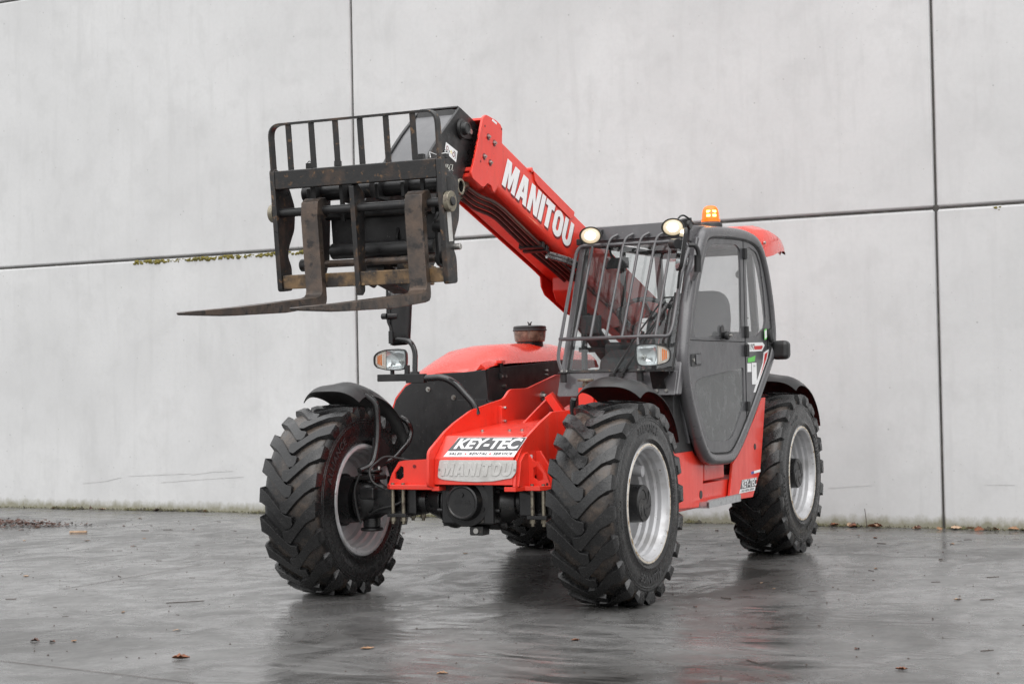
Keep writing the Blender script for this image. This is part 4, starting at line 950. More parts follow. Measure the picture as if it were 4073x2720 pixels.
def wy(z, off=0.): return .72 + (z - WS0) * WK - off
def cab():
    c = empty('cab', T)
    CX = 1.115
    out = offset_poly(DOORS, .068); mid = offset_poly(DOORS, .034)
    # left side frame: rounded hollow section following the door opening
    secs = []
    n = len(DOORS); prof = [(.000, .0), (.010, .012), (.034, .016), (.058, .010), (.070, -.012), (.072, -.045), (.060, -.062), (.0, -.062)]
    rings = [[Vector((CX + dx, p.x, p.y)) for p in offset_poly(DOORS, o)] for o, dx in prof]
    b = MB(); q = [p for r_ in rings for p in r_]; f = []
    for k in range(len(prof)):
        a, e = k * n, ((k + 1) % len(prof)) * n; f += [(a + i, a + (i + 1) % n, e + (i + 1) % n, e + i) for i in range(n)]
    b.add(q, f); b.build('door_frame', 'cab_grey', c, sharp=60)
    ins = offset_poly(DOORS, -.0); ins2 = offset_poly(DOORS, -.009)
    MB().ring(ins2, ins, YZ, CX - .03, CX - .004).build('door_seal', 'rubber_seal', c)
    # door and fixed quarter, behind one flush dark surface
    split_y = 1.955
    def clip(poly, y, keep_less):
        res = []
        for i in range(len(poly)):
            a, e = poly[i - 1], poly[i]; ia, ie = (a.x < y) == keep_less, (e.x < y) == keep_less
            if ia != ie: t = (y - a.x) / (e.x - a.x); res.append(a + (e - a) * t)
            if ie: res.append(e)
        return res
    def clipz(poly, z, below):
        res = []
        for i in range(len(poly)):
            a, e = poly[i - 1], poly[i]; ia, ie = (a.y < z) == below, (e.y < z) == below
            if ia != ie: t = (z - a.y) / (e.y - a.y); res.append(a + (e - a) * t)
            if ie: res.append(e)
        return res
    base = offset_poly(DOORS, -.012)
    dl = clip(base, split_y - .004, True); dr = clip(base, split_y + .014, False)
    upper = clipz(dl, 1.5415, False); lower = clipz(dl, 1.5365, True)
    door = empty('door', c)
    def framed(name, outer, hole, m, gm, x0, x1, par):
        cx = sum(p[0] for p in hole) / len(hole); cz = sum(p[1] for p in hole) / len(hole); o = Vector((cx, cz))
        def hit(poly, a):
            d = Vector((math.cos(a), math.sin(a))); best = 0
            for i in range(len(poly)):
                p_, r_ = Vector(poly[i - 1]) - o, Vector(poly[i]) - o; e = r_ - p_; den = d.x * e.y - d.y * e.x
                if abs(den) < 1e-12: continue
                t = (p_.x * e.y - p_.y * e.x) / den; u = (p_.x * d.y - p_.y * d.x) / den
                if t > 0 and -1e-6 <= u <= 1.000001: best = max(best, t)
            return o + d * best
        angs = sorted(set([round(math.atan2(p[1] - cz, p[0] - cx), 5) for p in list(outer) + list(hole)] + [round(-PI + .013 + k * PI / 24, 5) for k in range(48)]))
        H = [hit(hole, a) for a in angs]
        fr = MB().ring(H, [hit(outer, a) for a in angs], YZ, x0, x1).build(name, m, par)
        MB().prism(offset_poly(H, .006), YZ, x0 + .006, x0 + .010).build('pane', gm, par)
        return fr
    up_hole = fillet([(.935, 1.562), (1.005, 1.552), (1.875, 1.590), (1.885, 1.63), (1.895, 2.165), (1.80, 2.195), (1.34, 2.172), (1.215, 2.125), (1.14, 2.02), (.985, 1.76)], .035, 4, True)
    lo_hole = fillet([(.925, 1.255), (.965, 1.285), (1.075, 1.306), (1.915, 1.368), (1.905, 1.12), (1.68, .925), (1.60, .893), (1.54, .888), (1.23, .892), (1.15, .91), (1.04, 1.075)], .03, 4, True)
    qt_hole = fillet([(2.02, 1.585), (2.20, 1.575), (2.40, 1.64), (2.432, 1.70), (2.40, 1.90), (2.33, 2.09), (2.25, 2.165), (2.08, 2.195), (2.015, 2.17)], .03, 4, True)
    framed('upper_door', upper, up_hole, 'dark_grey_paint', 'window_glass', CX - .022, CX - .006, door)
    framed('lower_door', lower, lo_hole, 'dark_grey_paint', 'dirty_glass', CX - .024, CX - .008, door)
    framed('quarter_panel', dr, qt_hole, 'dark_grey_paint', 'window_glass', CX - .022, CX - .006, c)
    # handle, latch, hinges, knob, stickers
    b = MB(); hp = fillet([(.872, 1.374), (.872, 1.452), (1.06, 1.460), (1.06, 1.382)], .014, 3, True); b.prism(hp, YZ, CX - .008, CX - .003); b.build('door_handle', 'black_plastic', door, bevel=.002)
    b = MB(); b.prism(fillet([(.945, 1.388), (.945, 1.448), (1.035, 1.452), (1.035, 1.392)], .008, 3, True), YZ, CX - .003, CX + .004); b.build('handle_flap', 'dark_grey_paint', door, bevel=.002)
    b = MB(); b.cyl((CX - .003, .91, 1.415), (CX + .002, .91, 1.415), .012, 14); b.build('lock', 'steel', door)
    b = MB(); b.lathe([(0, .02), (.02, .022), (.03, .03), (.045, .030), (.052, .024), (.056, 0)], (CX - .008, 1.475, 1.575), (1, 0, 0), 18); b.prism([(1.43, 1.55), (1.445, 1.63), (1.475, 1.645), (1.505, 1.63), (1.515, 1.545)], YZ, CX - .006, CX + .002); b.build('window_latch', 'black_plastic', door)
    b = MB(); b.cyl((CX + .045, 1.475, 1.575), (CX + .065, 1.475, 1.575), .009, 10); b.build('latch_tip', 'steel', door)
    for z0, z1 in ((2.10, 2.175), (1.565, 1.645), (1.44, 1.52), (1.07, 1.135)):
        b = MB(); b.cyl((CX + .008, split_y + .006, z0), (CX + .008, split_y + .006, z1), .014, 10); b.prism([(split_y - .012, z0 + .005), (split_y + .05, z0 + .005), (split_y + .05, z1 - .005), (split_y - .012, z1 - .005)], YZ, CX - .006, CX + .004); b.build('hinge', 'black_plastic', c, bevel=.002)
    b = MB(); b.span((CX - .03, split_y - .02, .99), (CX - .025, split_y + .03, 2.22)); b.build('door_gap_backing', 'rubber_seal', c)
    b = MB(); b.span((CX - .03, .84, 1.525), (CX - .0255, split_y - .03, 1.553)); b.build('door_gap_backing', 'rubber_seal', c)  # dark strip added behind the seam so it reads as shade, not daylight
    b = MB(); b.lathe([(0, .03), (.008, .05), (.026, .050), (.030, .044), (.030, 0)], (CX - .004, 2.487, 1.592), (1, 0, 0), 24); b.prism([(2.455, 1.545), (2.447, 1.51), (2.462, 1.505), (2.47, 1.545)], YZ, CX - .004, CX + .006); b.build('window_knob', 'black_plastic', c, bevel=.002)
    def stick(nm, poly, m, dx=.0005): return MB().prism(poly, YZ, CX - .0055 + dx, CX - .005 + dx).build(nm, m, c)
    stick('trim_decal', [(2.005, 1.472), (2.005, 1.534), (2.345, 1.541), (2.392, 1.522), (2.325, 1.480)], 'decal_white'); stick('trim_decal', [(2.15, 1.488), (2.15, 1.513), (2.33, 1.518), (2.345, 1.510), (2.31, 1.492)], 'decal_red', .0015)
    stick('trim_decal', [(2.365, 1.470), (2.485, 1.494), (2.445, 1.43), (2.155, 1.195), (2.112, 1.195), (2.17, 1.25), (2.335, 1.40)], 'decal_white'); stick('trim_decal', [(2.385, 1.460), (2.455, 1.475), (2.42, 1.425), (2.27, 1.305), (2.35, 1.39)], 'decal_red', .0015)
    stick('number_sticker', [(2.010, 1.474), (2.010, 1.532), (2.145, 1.534), (2.145, 1.476)], 'decal_white', .002)
    text('sticker_lettering', 'B197', lambda u, v: Vector((CX - .0025, 2.072 + u * 1.4, 1.504 + v)), 'rubber_seal', c, size=.056, bold=.001)
    stick('green_sticker', [(2.005, 1.400), (2.005, 1.428), (2.10, 1.438), (2.175, 1.448), (2.155, 1.408)], 'decal_green')
    stick('paper_label', [(1.99, 1.335), (1.99, 1.394), (2.075, 1.395), (2.075, 1.336)], 'decal_white'); stick('paper_label', [(2.083, 1.250), (2.086, 1.398), (2.192, 1.398), (2.192, 1.250)], 'decal_white', .0012)
    text('sticker_lettering', 'B197', lambda u, v: Vector((CX - .0025, 2.14 + u * 1.4, 1.375 + v)), 'rubber_seal', c, size=.016)
    stick('inspection_sticker', fillet([(2.35, 1.555), (2.35, 1.63), (2.41, 1.64), (2.41, 1.565)], .012, 3, True), 'decal_green', .012); stick('inspection_sticker', fillet([(2.357, 1.565), (2.357, 1.62), (2.403, 1.63), (2.403, 1.575)], .01, 3, True), 'decal_white', .0135)
    # front pillars, windscreen, scuttle
    WF = lambda x, z, o: Vector((x, wy(z, o), z))
    MB().prism([(.325, 1.366), (1.060, 1.366), (1.060, 2.155), (.325, 2.155)], WF, 0, .006).build('windscreen', 'windscreen_glass', c)
    for x0, x1 in ((.285, .335), (1.050, 1.10)):
        b = MB(); b.prism([(x0, 1.20), (x1, 1.20), (x1, 2.20), (x0, 2.20)], WF, -.07, .004); b.build('front_pillar', 'cab_grey', c, bevel=.012)
    for x0, x1 in ((.333, .345), (1.040, 1.052)):
        b = MB(); b.prism([(x0, 1.35), (x1, 1.35), (x1, 2.16), (x0, 2.16)], WF, .006, .011); b.build('glass_seal', 'rubber_seal', c)
    b = MB(); b.prism([(.34, 1.352), (1.05, 1.352), (1.05, 1.368), (.34, 1.368)], WF, .004, .014); b.build('glass_seal', 'rust_black', c)
    b = MB(); b.prism([(.30, 1.20), (1.08, 1.20), (1.08, 1.352), (.30, 1.352)], WF, -.06, .006); b.build('scuttle', 'cab_grey', c, bevel=.006)
    # roof with visor
    rp = [(1.04, 2.165), (1.045, 2.245), (1.10, 2.278), (1.4, 2.296), (2.0, 2.302), (2.35, 2.285), (2.47, 2.235), (2.47, 2.20), (2.2, 2.23), (1.2, 2.225), (1.12, 2.17)]
    MB().prism(rp, YZ, .30, CX - .05).build('roof', 'cab_grey', c, bevel=.012)
    b = MB(); b.prism([(.335, 2.200), (1.045, 2.205), (1.045, 2.305), (.335, 2.292)], lambda a, b_, d: Vector((a, 1.045 - d + (b_ - 2.2) * .25, b_)), 0, .02); b.build('visor', 'dark_grey_paint', c, bevel=.006)
    # rear frame and right-hand side: posts and glass
    b = MB()
    for x in (.30, .99): b.bar((x, 2.46, 2.22), (x, 2.56, 1.62), .05, .05); b.bar((x, 2.56, 1.62), (x, 2.40, 1.32), .05, .05)
    b.build('rear_frame', 'cab_grey', c, bevel=.008)
    b = MB(); b.bar((.33, 2.465, 2.19), (.97, 2.465, 2.19), .04, .05); b.bar((.33, 2.55, 1.60), (.97, 2.55, 1.60), .04, .05); b.build('rear_crossbar', 'cab_grey', c, bevel=.005)
    MB().add([(.325, 2.475, 2.17), (.965, 2.475, 2.17), (.965, 2.555, 1.62), (.325, 2.555, 1.62)], [(0, 1, 2, 3)]).build('rear_window', 'rear_glass', c)
    b = MB()
    for y in (1.06, 1.75): b.bar((.305, y, 1.34), (.305, y + .02, 2.22), .03, .04)
    b.bar((.305, 1.0, 1.50), (.305, 2.5, 1.50), .03, .03); b.bar((.305, 1.0, 2.20), (.305, 2.45, 2.20), .03, .04); b.build('side_frame', 'black_plastic', c, bevel=.004)
    MB().add([(.306, .80, 1.36), (.306, 2.45, 1.36), (.306, 2.45, 2.20), (.306, 1.08, 2.20)], [(0, 1, 2, 3)]).build('side_window', 'rear_glass', c)
    # cab tub under the glass
    tub = clipz(offset_poly(DOORS, .03), 1.345, True)
    MB().prism(tub, YZ, .31, CX - .075).build('cab_tub', 'dark_grey_paint', c, bevel=.006)
    b = MB(); b.prism([(.90, .90), (1.06, .89), (1.06, 1.27), (.86, 1.28)], lambda a, b_, d: Vector((a, .80 - d + max(0, 1.2 - b_) * .55, b_)), .0, .03); b.build('tub_panel', 'dark_grey_paint', c, bevel=.006)
    b = MB(); b.prism([(.72, .84), (.72, 1.32), (.80, 1.32), (1.12, .84)], YZ, .88, 1.045); b.build('lower_fairing', 'black_panel', c, bevel=.006)
    # roof rear cover (red)
    rc = []
    for y, z0, z1, w in ((2.45, 2.26, 2.33, .30), (2.62, 2.22, 2.385, .36), (2.85, 2.17, 2.405, .38), (3.00, 2.19, 2.405, .38), (3.25, 2.235, 2.385, .36), (3.40, 2.245, 2.37, .34), (3.47, 2.24, 2.31, .33)):
        xc = .62; rc.append([Vector((xc + x * w, y, z)) for x, z in ((-1, z0), (-1, z1 - .05), (-.8, z1), (.72, z1), (.93, z1 - .035), (1, z1 - .09), (1, z0), (.9, z0), (.88, z1 - .09), (.7, z1 - .03), (-.7, z1 - .03), (-.9, z0))])
    MB().loft(rc).build('rear_cover', 'red_gloss', T, sharp=40)
    b = MB(); b.cyl((1.0, 2.78, 2.27), (1.012, 2.78, 2.27), .012, 8); b.build('cover_bolt', 'steel', T)
    # seat
    se = empty('seat', T)
    b = MB(); bk = []
    for z, y, d, w in ((1.42, 1.98, .16, .22), (1.55, 2.02, .15, .235), (1.70, 2.06, .13, .235), (1.80, 2.085, .115, .222), (1.845, 2.094, .105, .205), (1.875, 2.10, .09, .18), (1.895, 2.103, .07, .145), (1.903, 2.105, .04, .10)):
        bk.append([Vector((.74 + w * math.copysign(abs(math.cos(t)) ** .6, math.cos(t)), y + d / 2 * math.copysign(abs(math.sin(t)) ** .7, math.sin(t)), z)) for t in [2 * PI * k / 20 for k in range(20)]])
    b.loft(bk); b.build('backrest', 'seat_fabric', se, sharp=60)
    b = MB(); b.box((.74, 1.78, 1.44), (.48, .50, .13)); b.build('cushion', 'seat_fabric', se, bevel=.05, seg=4)
    b = MB(); b.span((.55, 1.6, 1.18), (.93, 2.0, 1.38)); b.build('seat_base', 'interior', se, bevel=.02)
    b = MB(); b.box((1.0, 1.75, 1.56), (.05, .34, .05)); b.build('armrest', 'interior', se, bevel=.015)
    # steering column and dash
    st = empty('steering', T)
    b = MB(); b.prism([(.80, 1.34), (.84, 1.44), (1.02, 1.50), (1.22, 1.40), (1.2, 1.34)], YZ, .50, .92); b.build('dashboard', 'interior', st, bevel=.03)
    b = MB(); b.bar((.70, 1.04, 1.42), (.70, 1.22, 1.66), .16, .12); b.build('steering_column', 'interior', st, bevel=.03)
    cW = Vector((.70, 1.27, 1.70)); nW = Vector((0, .62, .78)).normalized(); d, x_, z_ = frame(nW)
    b = MB(); ring = [cW + (x_ * math.cos(2 * PI * k / 36) + z_ * math.sin(2 * PI * k / 36)) * .19 for k in range(37)]; b.tube(ring, .015, 8)
    for k in range(3): b.bar(cW, cW + (x_ * math.cos(PI / 2 + 2 * PI * k / 3) + z_ * math.sin(PI / 2 + 2 * PI * k / 3)) * .18, .03, .012)
    b.cyl(cW - nW * .02, cW + nW * .02, .05, 16); b.build('steering_wheel', 'interior', st)
    b = MB(); b.span((.34, 1.3, 1.30), (.47, 2.2, 1.55)); b.build('side_console', 'interior', st, bevel=.03)
    b = MB(); b.cyl((.42, 1.45, 1.55), (.43, 1.40, 1.72), .014, 10); b.lathe([(0, .015), (.03, .028), (.07, .026), (.09, 0)], (.43, 1.40, 1.70), (0, -.1, 1), 14); b.build('joystick', 'interior', st)
    b = MB(); b.span((.34, .95, 1.60), (.46, 1.0, 1.72)); b.build('load_gauge', 'interior', st, bevel=.008)
    # sticker inside the screen
    MB().prism([(.785, 1.565), (.83, 1.565), (.83, 1.685), (.785, 1.685)], WF, -.010, -.009).build('screen_sticker', 'decal_white', c)
    MB().prism([(.79, 1.57), (.825, 1.575), (.82, 1.60), (.795, 1.61)], WF, -.008, -.0075).build('screen_sticker', 'rubber_seal', c)
    text('sticker_lettering', 'MANITOU', lambda u, v: WF(.8075 + u, 1.655 + v, -.008), 'rubber_seal', c, size=.0095, bold=.0003)
    # interior mirror
    b = MB(); b.box((.52, 1.13, 2.06), (.16, .02, .07)); b.tube([(.46, 1.15, 2.18), (.47, 1.15, 2.12), (.50, 1.14, 2.08)], .008, 8); b.build('interior_mirror', 'black_plastic', c, bevel=.012)
    # grab strap and wiper on the rear window seen through the quarter glass
    b = MB(); b.tube([(.95, 2.53, 1.72), (.93, 2.52, 1.72), (.91, 2.49, 2.02)], .008, 8); b.cyl((.91, 2.47, 2.03), (.91, 2.49, 2.03), .03, 14); b.build('rear_wiper', 'black_plastic', c)
    return c
cab()

# ---------------- screen guard, wipers
def guard():
    g = empty('screen_guard', T); r = .0125
    def bar(nm, pts, fil=.05, rr=r): b = MB(); b.tube(pts, rr, 10, fil); return b.build(nm, 'cab_grey', g)
    bar('guard_hoop', [(.337, .632, 1.348), (.286, .673, 1.444), (.288, .725, 1.564), (.304, .962, 2.125), (.325, .983, 2.170), (.954, .982, 2.169)], .06, .0118)
    bar('guard_hoop', [(1.070, .985, 2.124), (1.047, .905, 1.971), (1.037, .749, 1.622), (1.020, .724, 1.562), (.960, .722, 1.566), (.279, .722, 1.565)], .06, .0118)
    bar('guard_rod', [(.954, .982, 2.169), (1.03, 1.0, 2.175), (1.070, .985, 2.124)], .04, .011)
    for a, b_ in (((.414, .981, 2.166), (.387, .724, 1.569)), ((.954, .982, 2.165), (.932, .724, 1.570))): bar('guard_rod', [a, b_], 0, .0092)
    for x0, x1 in ((.52, .495), (.628, .602), (.737, .710)):
        bar('guard_rod', [(x0 + .055, 1.02, 2.235), (x0 + .015, .992, 2.212), (x0, .976, 2.161), (x1, .724, 1.573)], .03, .0092)
    bar('guard_rod', [(.90, 1.02, 2.235), (.860, .992, 2.212), (.845, .976, 2.161), (.814, .724, 1.573), (.825, .701, 1.51), (.859, .634, 1.353)], .04, .0092)
    for x, y, z in ((.34, .64, 1.345), (.858, .64, 1.345)):
        b = MB(); b.cyl((x, y, z - .055), (x, y, z), .022, 14); b.cyl((x, y, z), (x, y, z + .012), .034, 14); b.build('guard_foot', 'black_plastic', g, bevel=.003)
        b = MB(); b.cyl((x, y - .022, z + .012), (x, y - .022, z + .022), .009, 6); b.cyl((x + .02, y, z + .012), (x + .02, y, z + .022), .009, 6); b.build('bolt', 'steel', g)
    WF = lambda x, z, o: Vector((x, wy(z, o), z))
    for pts in (((.655, 1.325), (.79, 1.585), (.935, 1.81)), ((.715, 1.330), (.84, 1.53), (.995, 1.812))):
        w = empty('wiper', T)
        b = MB(); q = [WF(x, z, .030) for x, z in pts]; b.bar(q[0], q[0] + (q[1] - q[0]) * .45, .024, .014); b.bar(q[0] + (q[1] - q[0]) * .45, q[1], .012, .010); b.bar(q[1], q[2], .012, .010); b.build('wiper_arm', 'black_plastic', w, bevel=.002)
        b = MB(); b.cyl(WF(pts[0][0], pts[0][1], .0), WF(pts[0][0], pts[0][1], .04), .017, 12); b.build('wiper_spindle', 'black_plastic', w)
    b = MB(); b.bar(WF(.935, 1.81, .03), WF(1.0, 1.812, .03), .010, .010); b.build('wiper_link', 'black_plastic', T)
    b = MB(); b.bar(WF(1.004, 1.84, .018), WF(.995, 1.46, .018), .010, .014); b.build('wiper_blade', 'rubber_seal', T)
    b = MB(); b.bar(WF(.78, 1.50, .016), WF(.97, 1.76, .016), .010, .010); b.build('wiper_blade', 'rubber_seal', T)
guard()

# ---------------- lamps, mirrors, beacon
def work_light(c, label):
    w = empty('work_light', T); w['label'] = label; c = Vector(c); ax = Vector((.10, -1, -.12)).normalized()
    d, sx, sz = frame(ax); el = lambda r, a: [c + d * a + sx * math.cos(t) * r * 1.20 + sz * math.sin(t) * r * .93 for t in [2 * PI * k / 32 for k in range(32)]]
    MB().loft([el(.02, -.075), el(.040, -.06), el(.058, -.02), el(.062, .0), el(.062, .012), el(.056, .012), el(.054, .002)]).build('lamp_housing', 'black_plastic', w, sharp=40)
    MB().loft([el(.0535, .0025), el(.05, .0075), el(.03, .0092)]).build('lamp_lens', 'lamp_lens', w, sharp=60)
    MB().loft([el(.030, .0108), el(.025, .013), el(.012, .0145)]).build('lamp_glow', 'lamp_on', w, sharp=60)
    b = MB(); b.bar(c - d * .04 - sz * .05, c - d * .04 - sz * .0, .03, .03); b.bar(c - d * .03, c - d * .23 + sz * .02, .035, .02); b.build('lamp_bracket', 'black_steel', w, bevel=.003)
def head_lamp(c, label, mirror, yaw):
    """c: centre of the lens; the amber indicator lies on the outer side"""
    h = empty('head_lamp', T); h['label'] = label; c = Vector(c); s = -1 if mirror else 1
    R = Matrix.Rotation(yaw, 3, 'Z')
    base = [(-.112, .045), (-.105, .064), (-.06, .071), (.03, .068), (.085, .054), (.113, .028), (.114, .0), (.112, -.030), (.09, -.050), (.02, -.066), (-.06, -.068), (-.098, -.060), (-.112, -.03)]
    base = fillet(base, .02, 3, True)
    def P(u, v, y, k=1.): return c + R @ Vector((s * u * k, y, v * k))
    MB().loft([[P(p.x, p.y, .090, .50) for p in base], [P(p.x, p.y, .065, .85) for p in base], [P(p.x, p.y, .01, 1) for p in base], [P(p.x, p.y, -.008, 1) for p in base], [P(p.x, p.y, -.008, .93) for p in base], [P(p.x, p.y, .052, .80) for p in base]]).build('lamp_housing', 'black_plastic', h, sharp=40)
    def clipx(poly, x, less):
        res = []
        for i in range(len(poly)):
            a, e = poly[i - 1], poly[i]; ia, ie = (a.x < x) == less, (e.x < x) == less
            if ia != ie: t = (x - a.x) / (e.x - a.x); res.append(a + (e - a) * t)
            if ie: res.append(e)
        return res
    lens = [p * .915 for p in base]
    ml = clipx(lens, .028, True); il = clipx(lens, .031, False); mc = sum((Vector((p.x, p.y)) for p in ml), Vector((0, 0))) / len(ml); mc += Vector((0, -.012))
    def Q(p, k, y): q = mc + (Vector((p.x, p.y)) - mc) * k; return P(q.x, q.y, y)
    b = MB(); b.loft([[Q(p, k, y) for p in ml] for k, y in ((1, .003), (.9, .016), (.7, .030), (.45, .040), (.12, .044))], cap=False); b.build('reflector', 'lens_reflector', h, sharp=70)
    MB().loft([[P(p.x, p.y, -.002) for p in lens], [P(p.x * .97, p.y * .95, -.008) for p in lens]]).build('lens_cover', 'rear_glass', h, sharp=50)
    b = MB(); b.loft([[P(p.x, p.y, .006) for p in il], [P(p.x, p.y, .001) for p in il]]); b.build('indicator_lens', 'amber_lens', h, sharp=50)
    for k in range(6):
        u = .042 + .0105 * k; hh = .046 - .0045 * k
        b = MB(); b.cyl(P(u, -hh + .004, .001), P(u, hh, .001), .0042, 8); b.build('indicator_rib', 'orange_lens' if 1 < k < 5 else 'amber_lens', h)
    cc = Q(Vector((mc.x, mc.y)), 0, .044); b = MB(); b.lathe([(0, .016), (.012, .014), (.022, .008), (.024, 0)], cc, R @ Vector((0, -1, 0)), 16); b.build('bulb_cap', 'steel', h)
    b = MB(); b.cyl(P(0, -.095, .03), P(0, -.06, .03), .014, 10); b.build('lamp_stem', 'black_steel', h)
def lamps():
    work_light((.47, .82, 2.222), 'lit oval work light on the boom side of the cab roof'); work_light((1.025, .83, 2.245), 'lit oval work light on the door side of the cab roof')
    head_lamp((.985, .53, 1.447), 'headlight with amber indicator under the windscreen', False, math.radians(12))
    head_lamp((-.70, .27, 1.455), 'headlight with indicator on the arm above the mudguard', True, math.radians(8))
    b = MB(); b.prism([(.93, 1.20), (.93, 1.34), (.95, 1.36), (1.06, 1.36), (1.06, 1.33), (1.02, 1.30), (1.02, 1.20)], lambda a, b_, d: Vector((a, .60 + (1.36 - b_) * .5 + d, b_)), 0, .02); b.span((.94, .54, 1.345), (1.06, .70, 1.358)); b.build('lamp_support', 'black_steel', T, bevel=.003)
    for x, z in ((.955, 1.23), (1.015, 1.23)):
        b = MB(); b.cyl((x + .01, .665, z), (x + .01, .64, z), .010, 8); b.build('support_bolt', 'steel', T)
    # beacon
    be = empty('beacon', T); c = Vector((1.02, 1.56, 2.296)); KB = .92
    MB().lathe([(0, .078), (.02, .076), (.034, .062), (.036, .0)], c, (0, 0, 1), 32).build('beacon_base', 'black_plastic', be)
    MB().lathe([(a_, r_ * KB) for a_, r_ in [(.034, .0), (.034, .068), (.052, .068), (.054, .063), (.095, .060), (.118, .054), (.134, .043), (.142, .026), (.145, 0)]], c, (0, 0, 1), 36).build('beacon_dome', 'beacon_orange', be, sharp=50)
    cd = Vector((.42, -.907, 0)); sx = Vector((.907, .42, 0))
    for du in (-.019, .019):
        for dz in (.074, .101):
            b = MB(); q = c + cd * .0535 + sx * du + Vector((0, 0, dz)) - cd * (abs(dz - .074) * .15); R = Matrix((sx, cd, ZV)).transposed(); b.box(q, (.027, .008, .017), R); b.build('beacon_led', 'led_on', be, bevel=.0078, seg=3)
    # left-hand lamp bracket with cable
    b = MB(); b.bar((1.03, .88, 2.26), (1.05, 1.05, 2.29), .05, .06); b.cyl((1.08, .95, 2.265), (1.10, .95, 2.265), .03, 16); b.build('light_bracket', 'black_steel', T, bevel=.004)
    b = MB(); b.tube([(1.02, .90, 2.29), (1.05, .93, 2.335), (1.09, .97, 2.30), (1.06, 1.1, 2.285), (1.03, 1.4, 2.30)], .006, 6, .04); b.build('lamp_cable', 'rubber_seal', T)
    # left mirror, seen almost edge-on
    m = empty('wing_mirror', T); m['label'] = 'narrow mirror beside the cab front pillar'
    mc = Vector((1.125, .70, 2.095)); R = Matrix.Rotation(math.radians(-60), 3, 'Z') @ Matrix.Rotation(math.radians(0), 3, 'X')
    sh = fillet([(-.085, -.13), (.085, -.13), (.095, .13), (-.075, .13)], .05, 5, True)
    tilt = lambda u, v: u * 1.0 + 0
    MB().prism(sh, lambda u, v, d: mc + R @ Vector((u, d, v)) + Vector((v * .16, 0, 0)), -.012, .012).build('mirror_shell', 'black_plastic', m, bevel=.008)
    MB().prism([p * .9 for p in sh], lambda u, v, d: mc + R @ Vector((u, d, v)) + Vector((v * .16, 0, 0)), -.0135, -.0125).build('mirror_glass', 'mirror', m)
    b = MB(); b.tube([(1.165, .72, 2.12), (1.20, .74, 2.12), (1.215, .76, 2.08), (1.205, .77, 2.0)], .014, 10, .04); b.cyl((1.205, .77, 2.06), (1.20, .775, 1.955), .022, 12); b.tube([(1.12, .72, 2.04), (1.09, .74, 1.93), (1.07, .77, 1.86)], .008, 6); b.build('mirror_arm', 'black_plastic', m)
    b = MB(); b.bar((1.20, .775, 1.99), (1.12, .90, 1.93), .03, .05); b.build('mirror_clamp', 'galvanised', m, bevel=.004)
    b = MB(); b.cyl((1.05, .74, 2.135), (1.10, .70, 2.13), .032, 14); b.build('mirror_joint', 'black_plastic', m, bevel=.004)
    # rear mirror behind the cab
    m = empty('wing_mirror', T); m['label'] = 'small black rounded mirror behind the rear edge of the cab'
    b = MB(); b.box((1.165, 2.59, 1.487), (.13, .10, .135)); b.build('mirror_shell', 'black_plastic', m, bevel=.035, seg=4)
    # lamp and mirror arm on the engine side
    a = empty('lamp_arm', T)
    b = MB(); b.tube([(-.125, .34, 1.10), (-.14, .335, 1.165), (-.255, .30, 1.300), (-.335, .29, 1.340), (-.47, .28, 1.334)], .022, 12, .06); b.build('arm_tube', 'tube_black', a)
    b = MB(); b.box((-.52, .28, 1.335), (.13, .05, .058)); b.box((-.665, .28, 1.342), (.26, .04, .046)); b.build('arm_bracket', 'black_steel', a, bevel=.004)
    b = MB(); b.tube([(-.535, .29, 1.36), (-.535, .30, 1.51), (-.57, .30, 1.575), (-.66, .31, 1.590), (-.70, .31, 1.587)], .017, 12, .06); b.cyl((-.535, .29, 1.362), (-.535, .29, 1.378), .03, 14); b.build('mirror_post', 'tube_black', a)
    b = MB(); b.span((-.60, .27, 1.365), (-.57, .29, 1.42)); b.build('lamp_tab', 'black_steel', a)
    m = empty('wing_mirror', T); m['label'] = 'tall black mirror on the arm beside the forks'
    mc = Vector((-.66, .33, 1.72)); sh = fillet([(-.070, -.175), (.062, -.168), (.080, .10), (.065, .165), (-.062, .185), (-.072, .17)], .03, 4, True)
    R = Matrix.Rotation(math.radians(18), 3, 'Z')
    MB().loft([[mc + R @ Vector((p.x * k, y, p.y * k)) for p in sh] for y, k in ((-.030, .55), (-.022, .85), (-.006, .98), (.012, 1.), (.022, .99))]).build('mirror_shell', 'black_plastic', m, sharp=50)
    b = MB(); b.tube([(-.70, .29, 1.55), (-.70, .285, 1.66), (-.72, .28, 1.70), (-.72, .28, 1.95)], .009, 8, .02); b.box((-.70, .29, 1.60), (.03, .03, .08)); b.cyl((-.72, .275, 1.735), (-.67, .31, 1.735), .022, 12); b.cyl((-.755, .27, 1.735), (-.72, .27, 1.735), .020, 8); b.build('mirror_arm', 'black_plastic', m, bevel=.002)
    mc2 = Vector((-.66, .33, 1.975)); b = MB(); b.loft([[mc2 + Vector((.085 * k * math.cos(t), y, .075 * k * math.sin(t))) for t in [2 * PI * q / 20 for q in range(20)]] for y, k in ((-.03, .6), (-.015, .95), (.01, 1.), (.02, .98))]); b.build('wide_angle_mirror', 'black_plastic', m, sharp=50)
lamps()

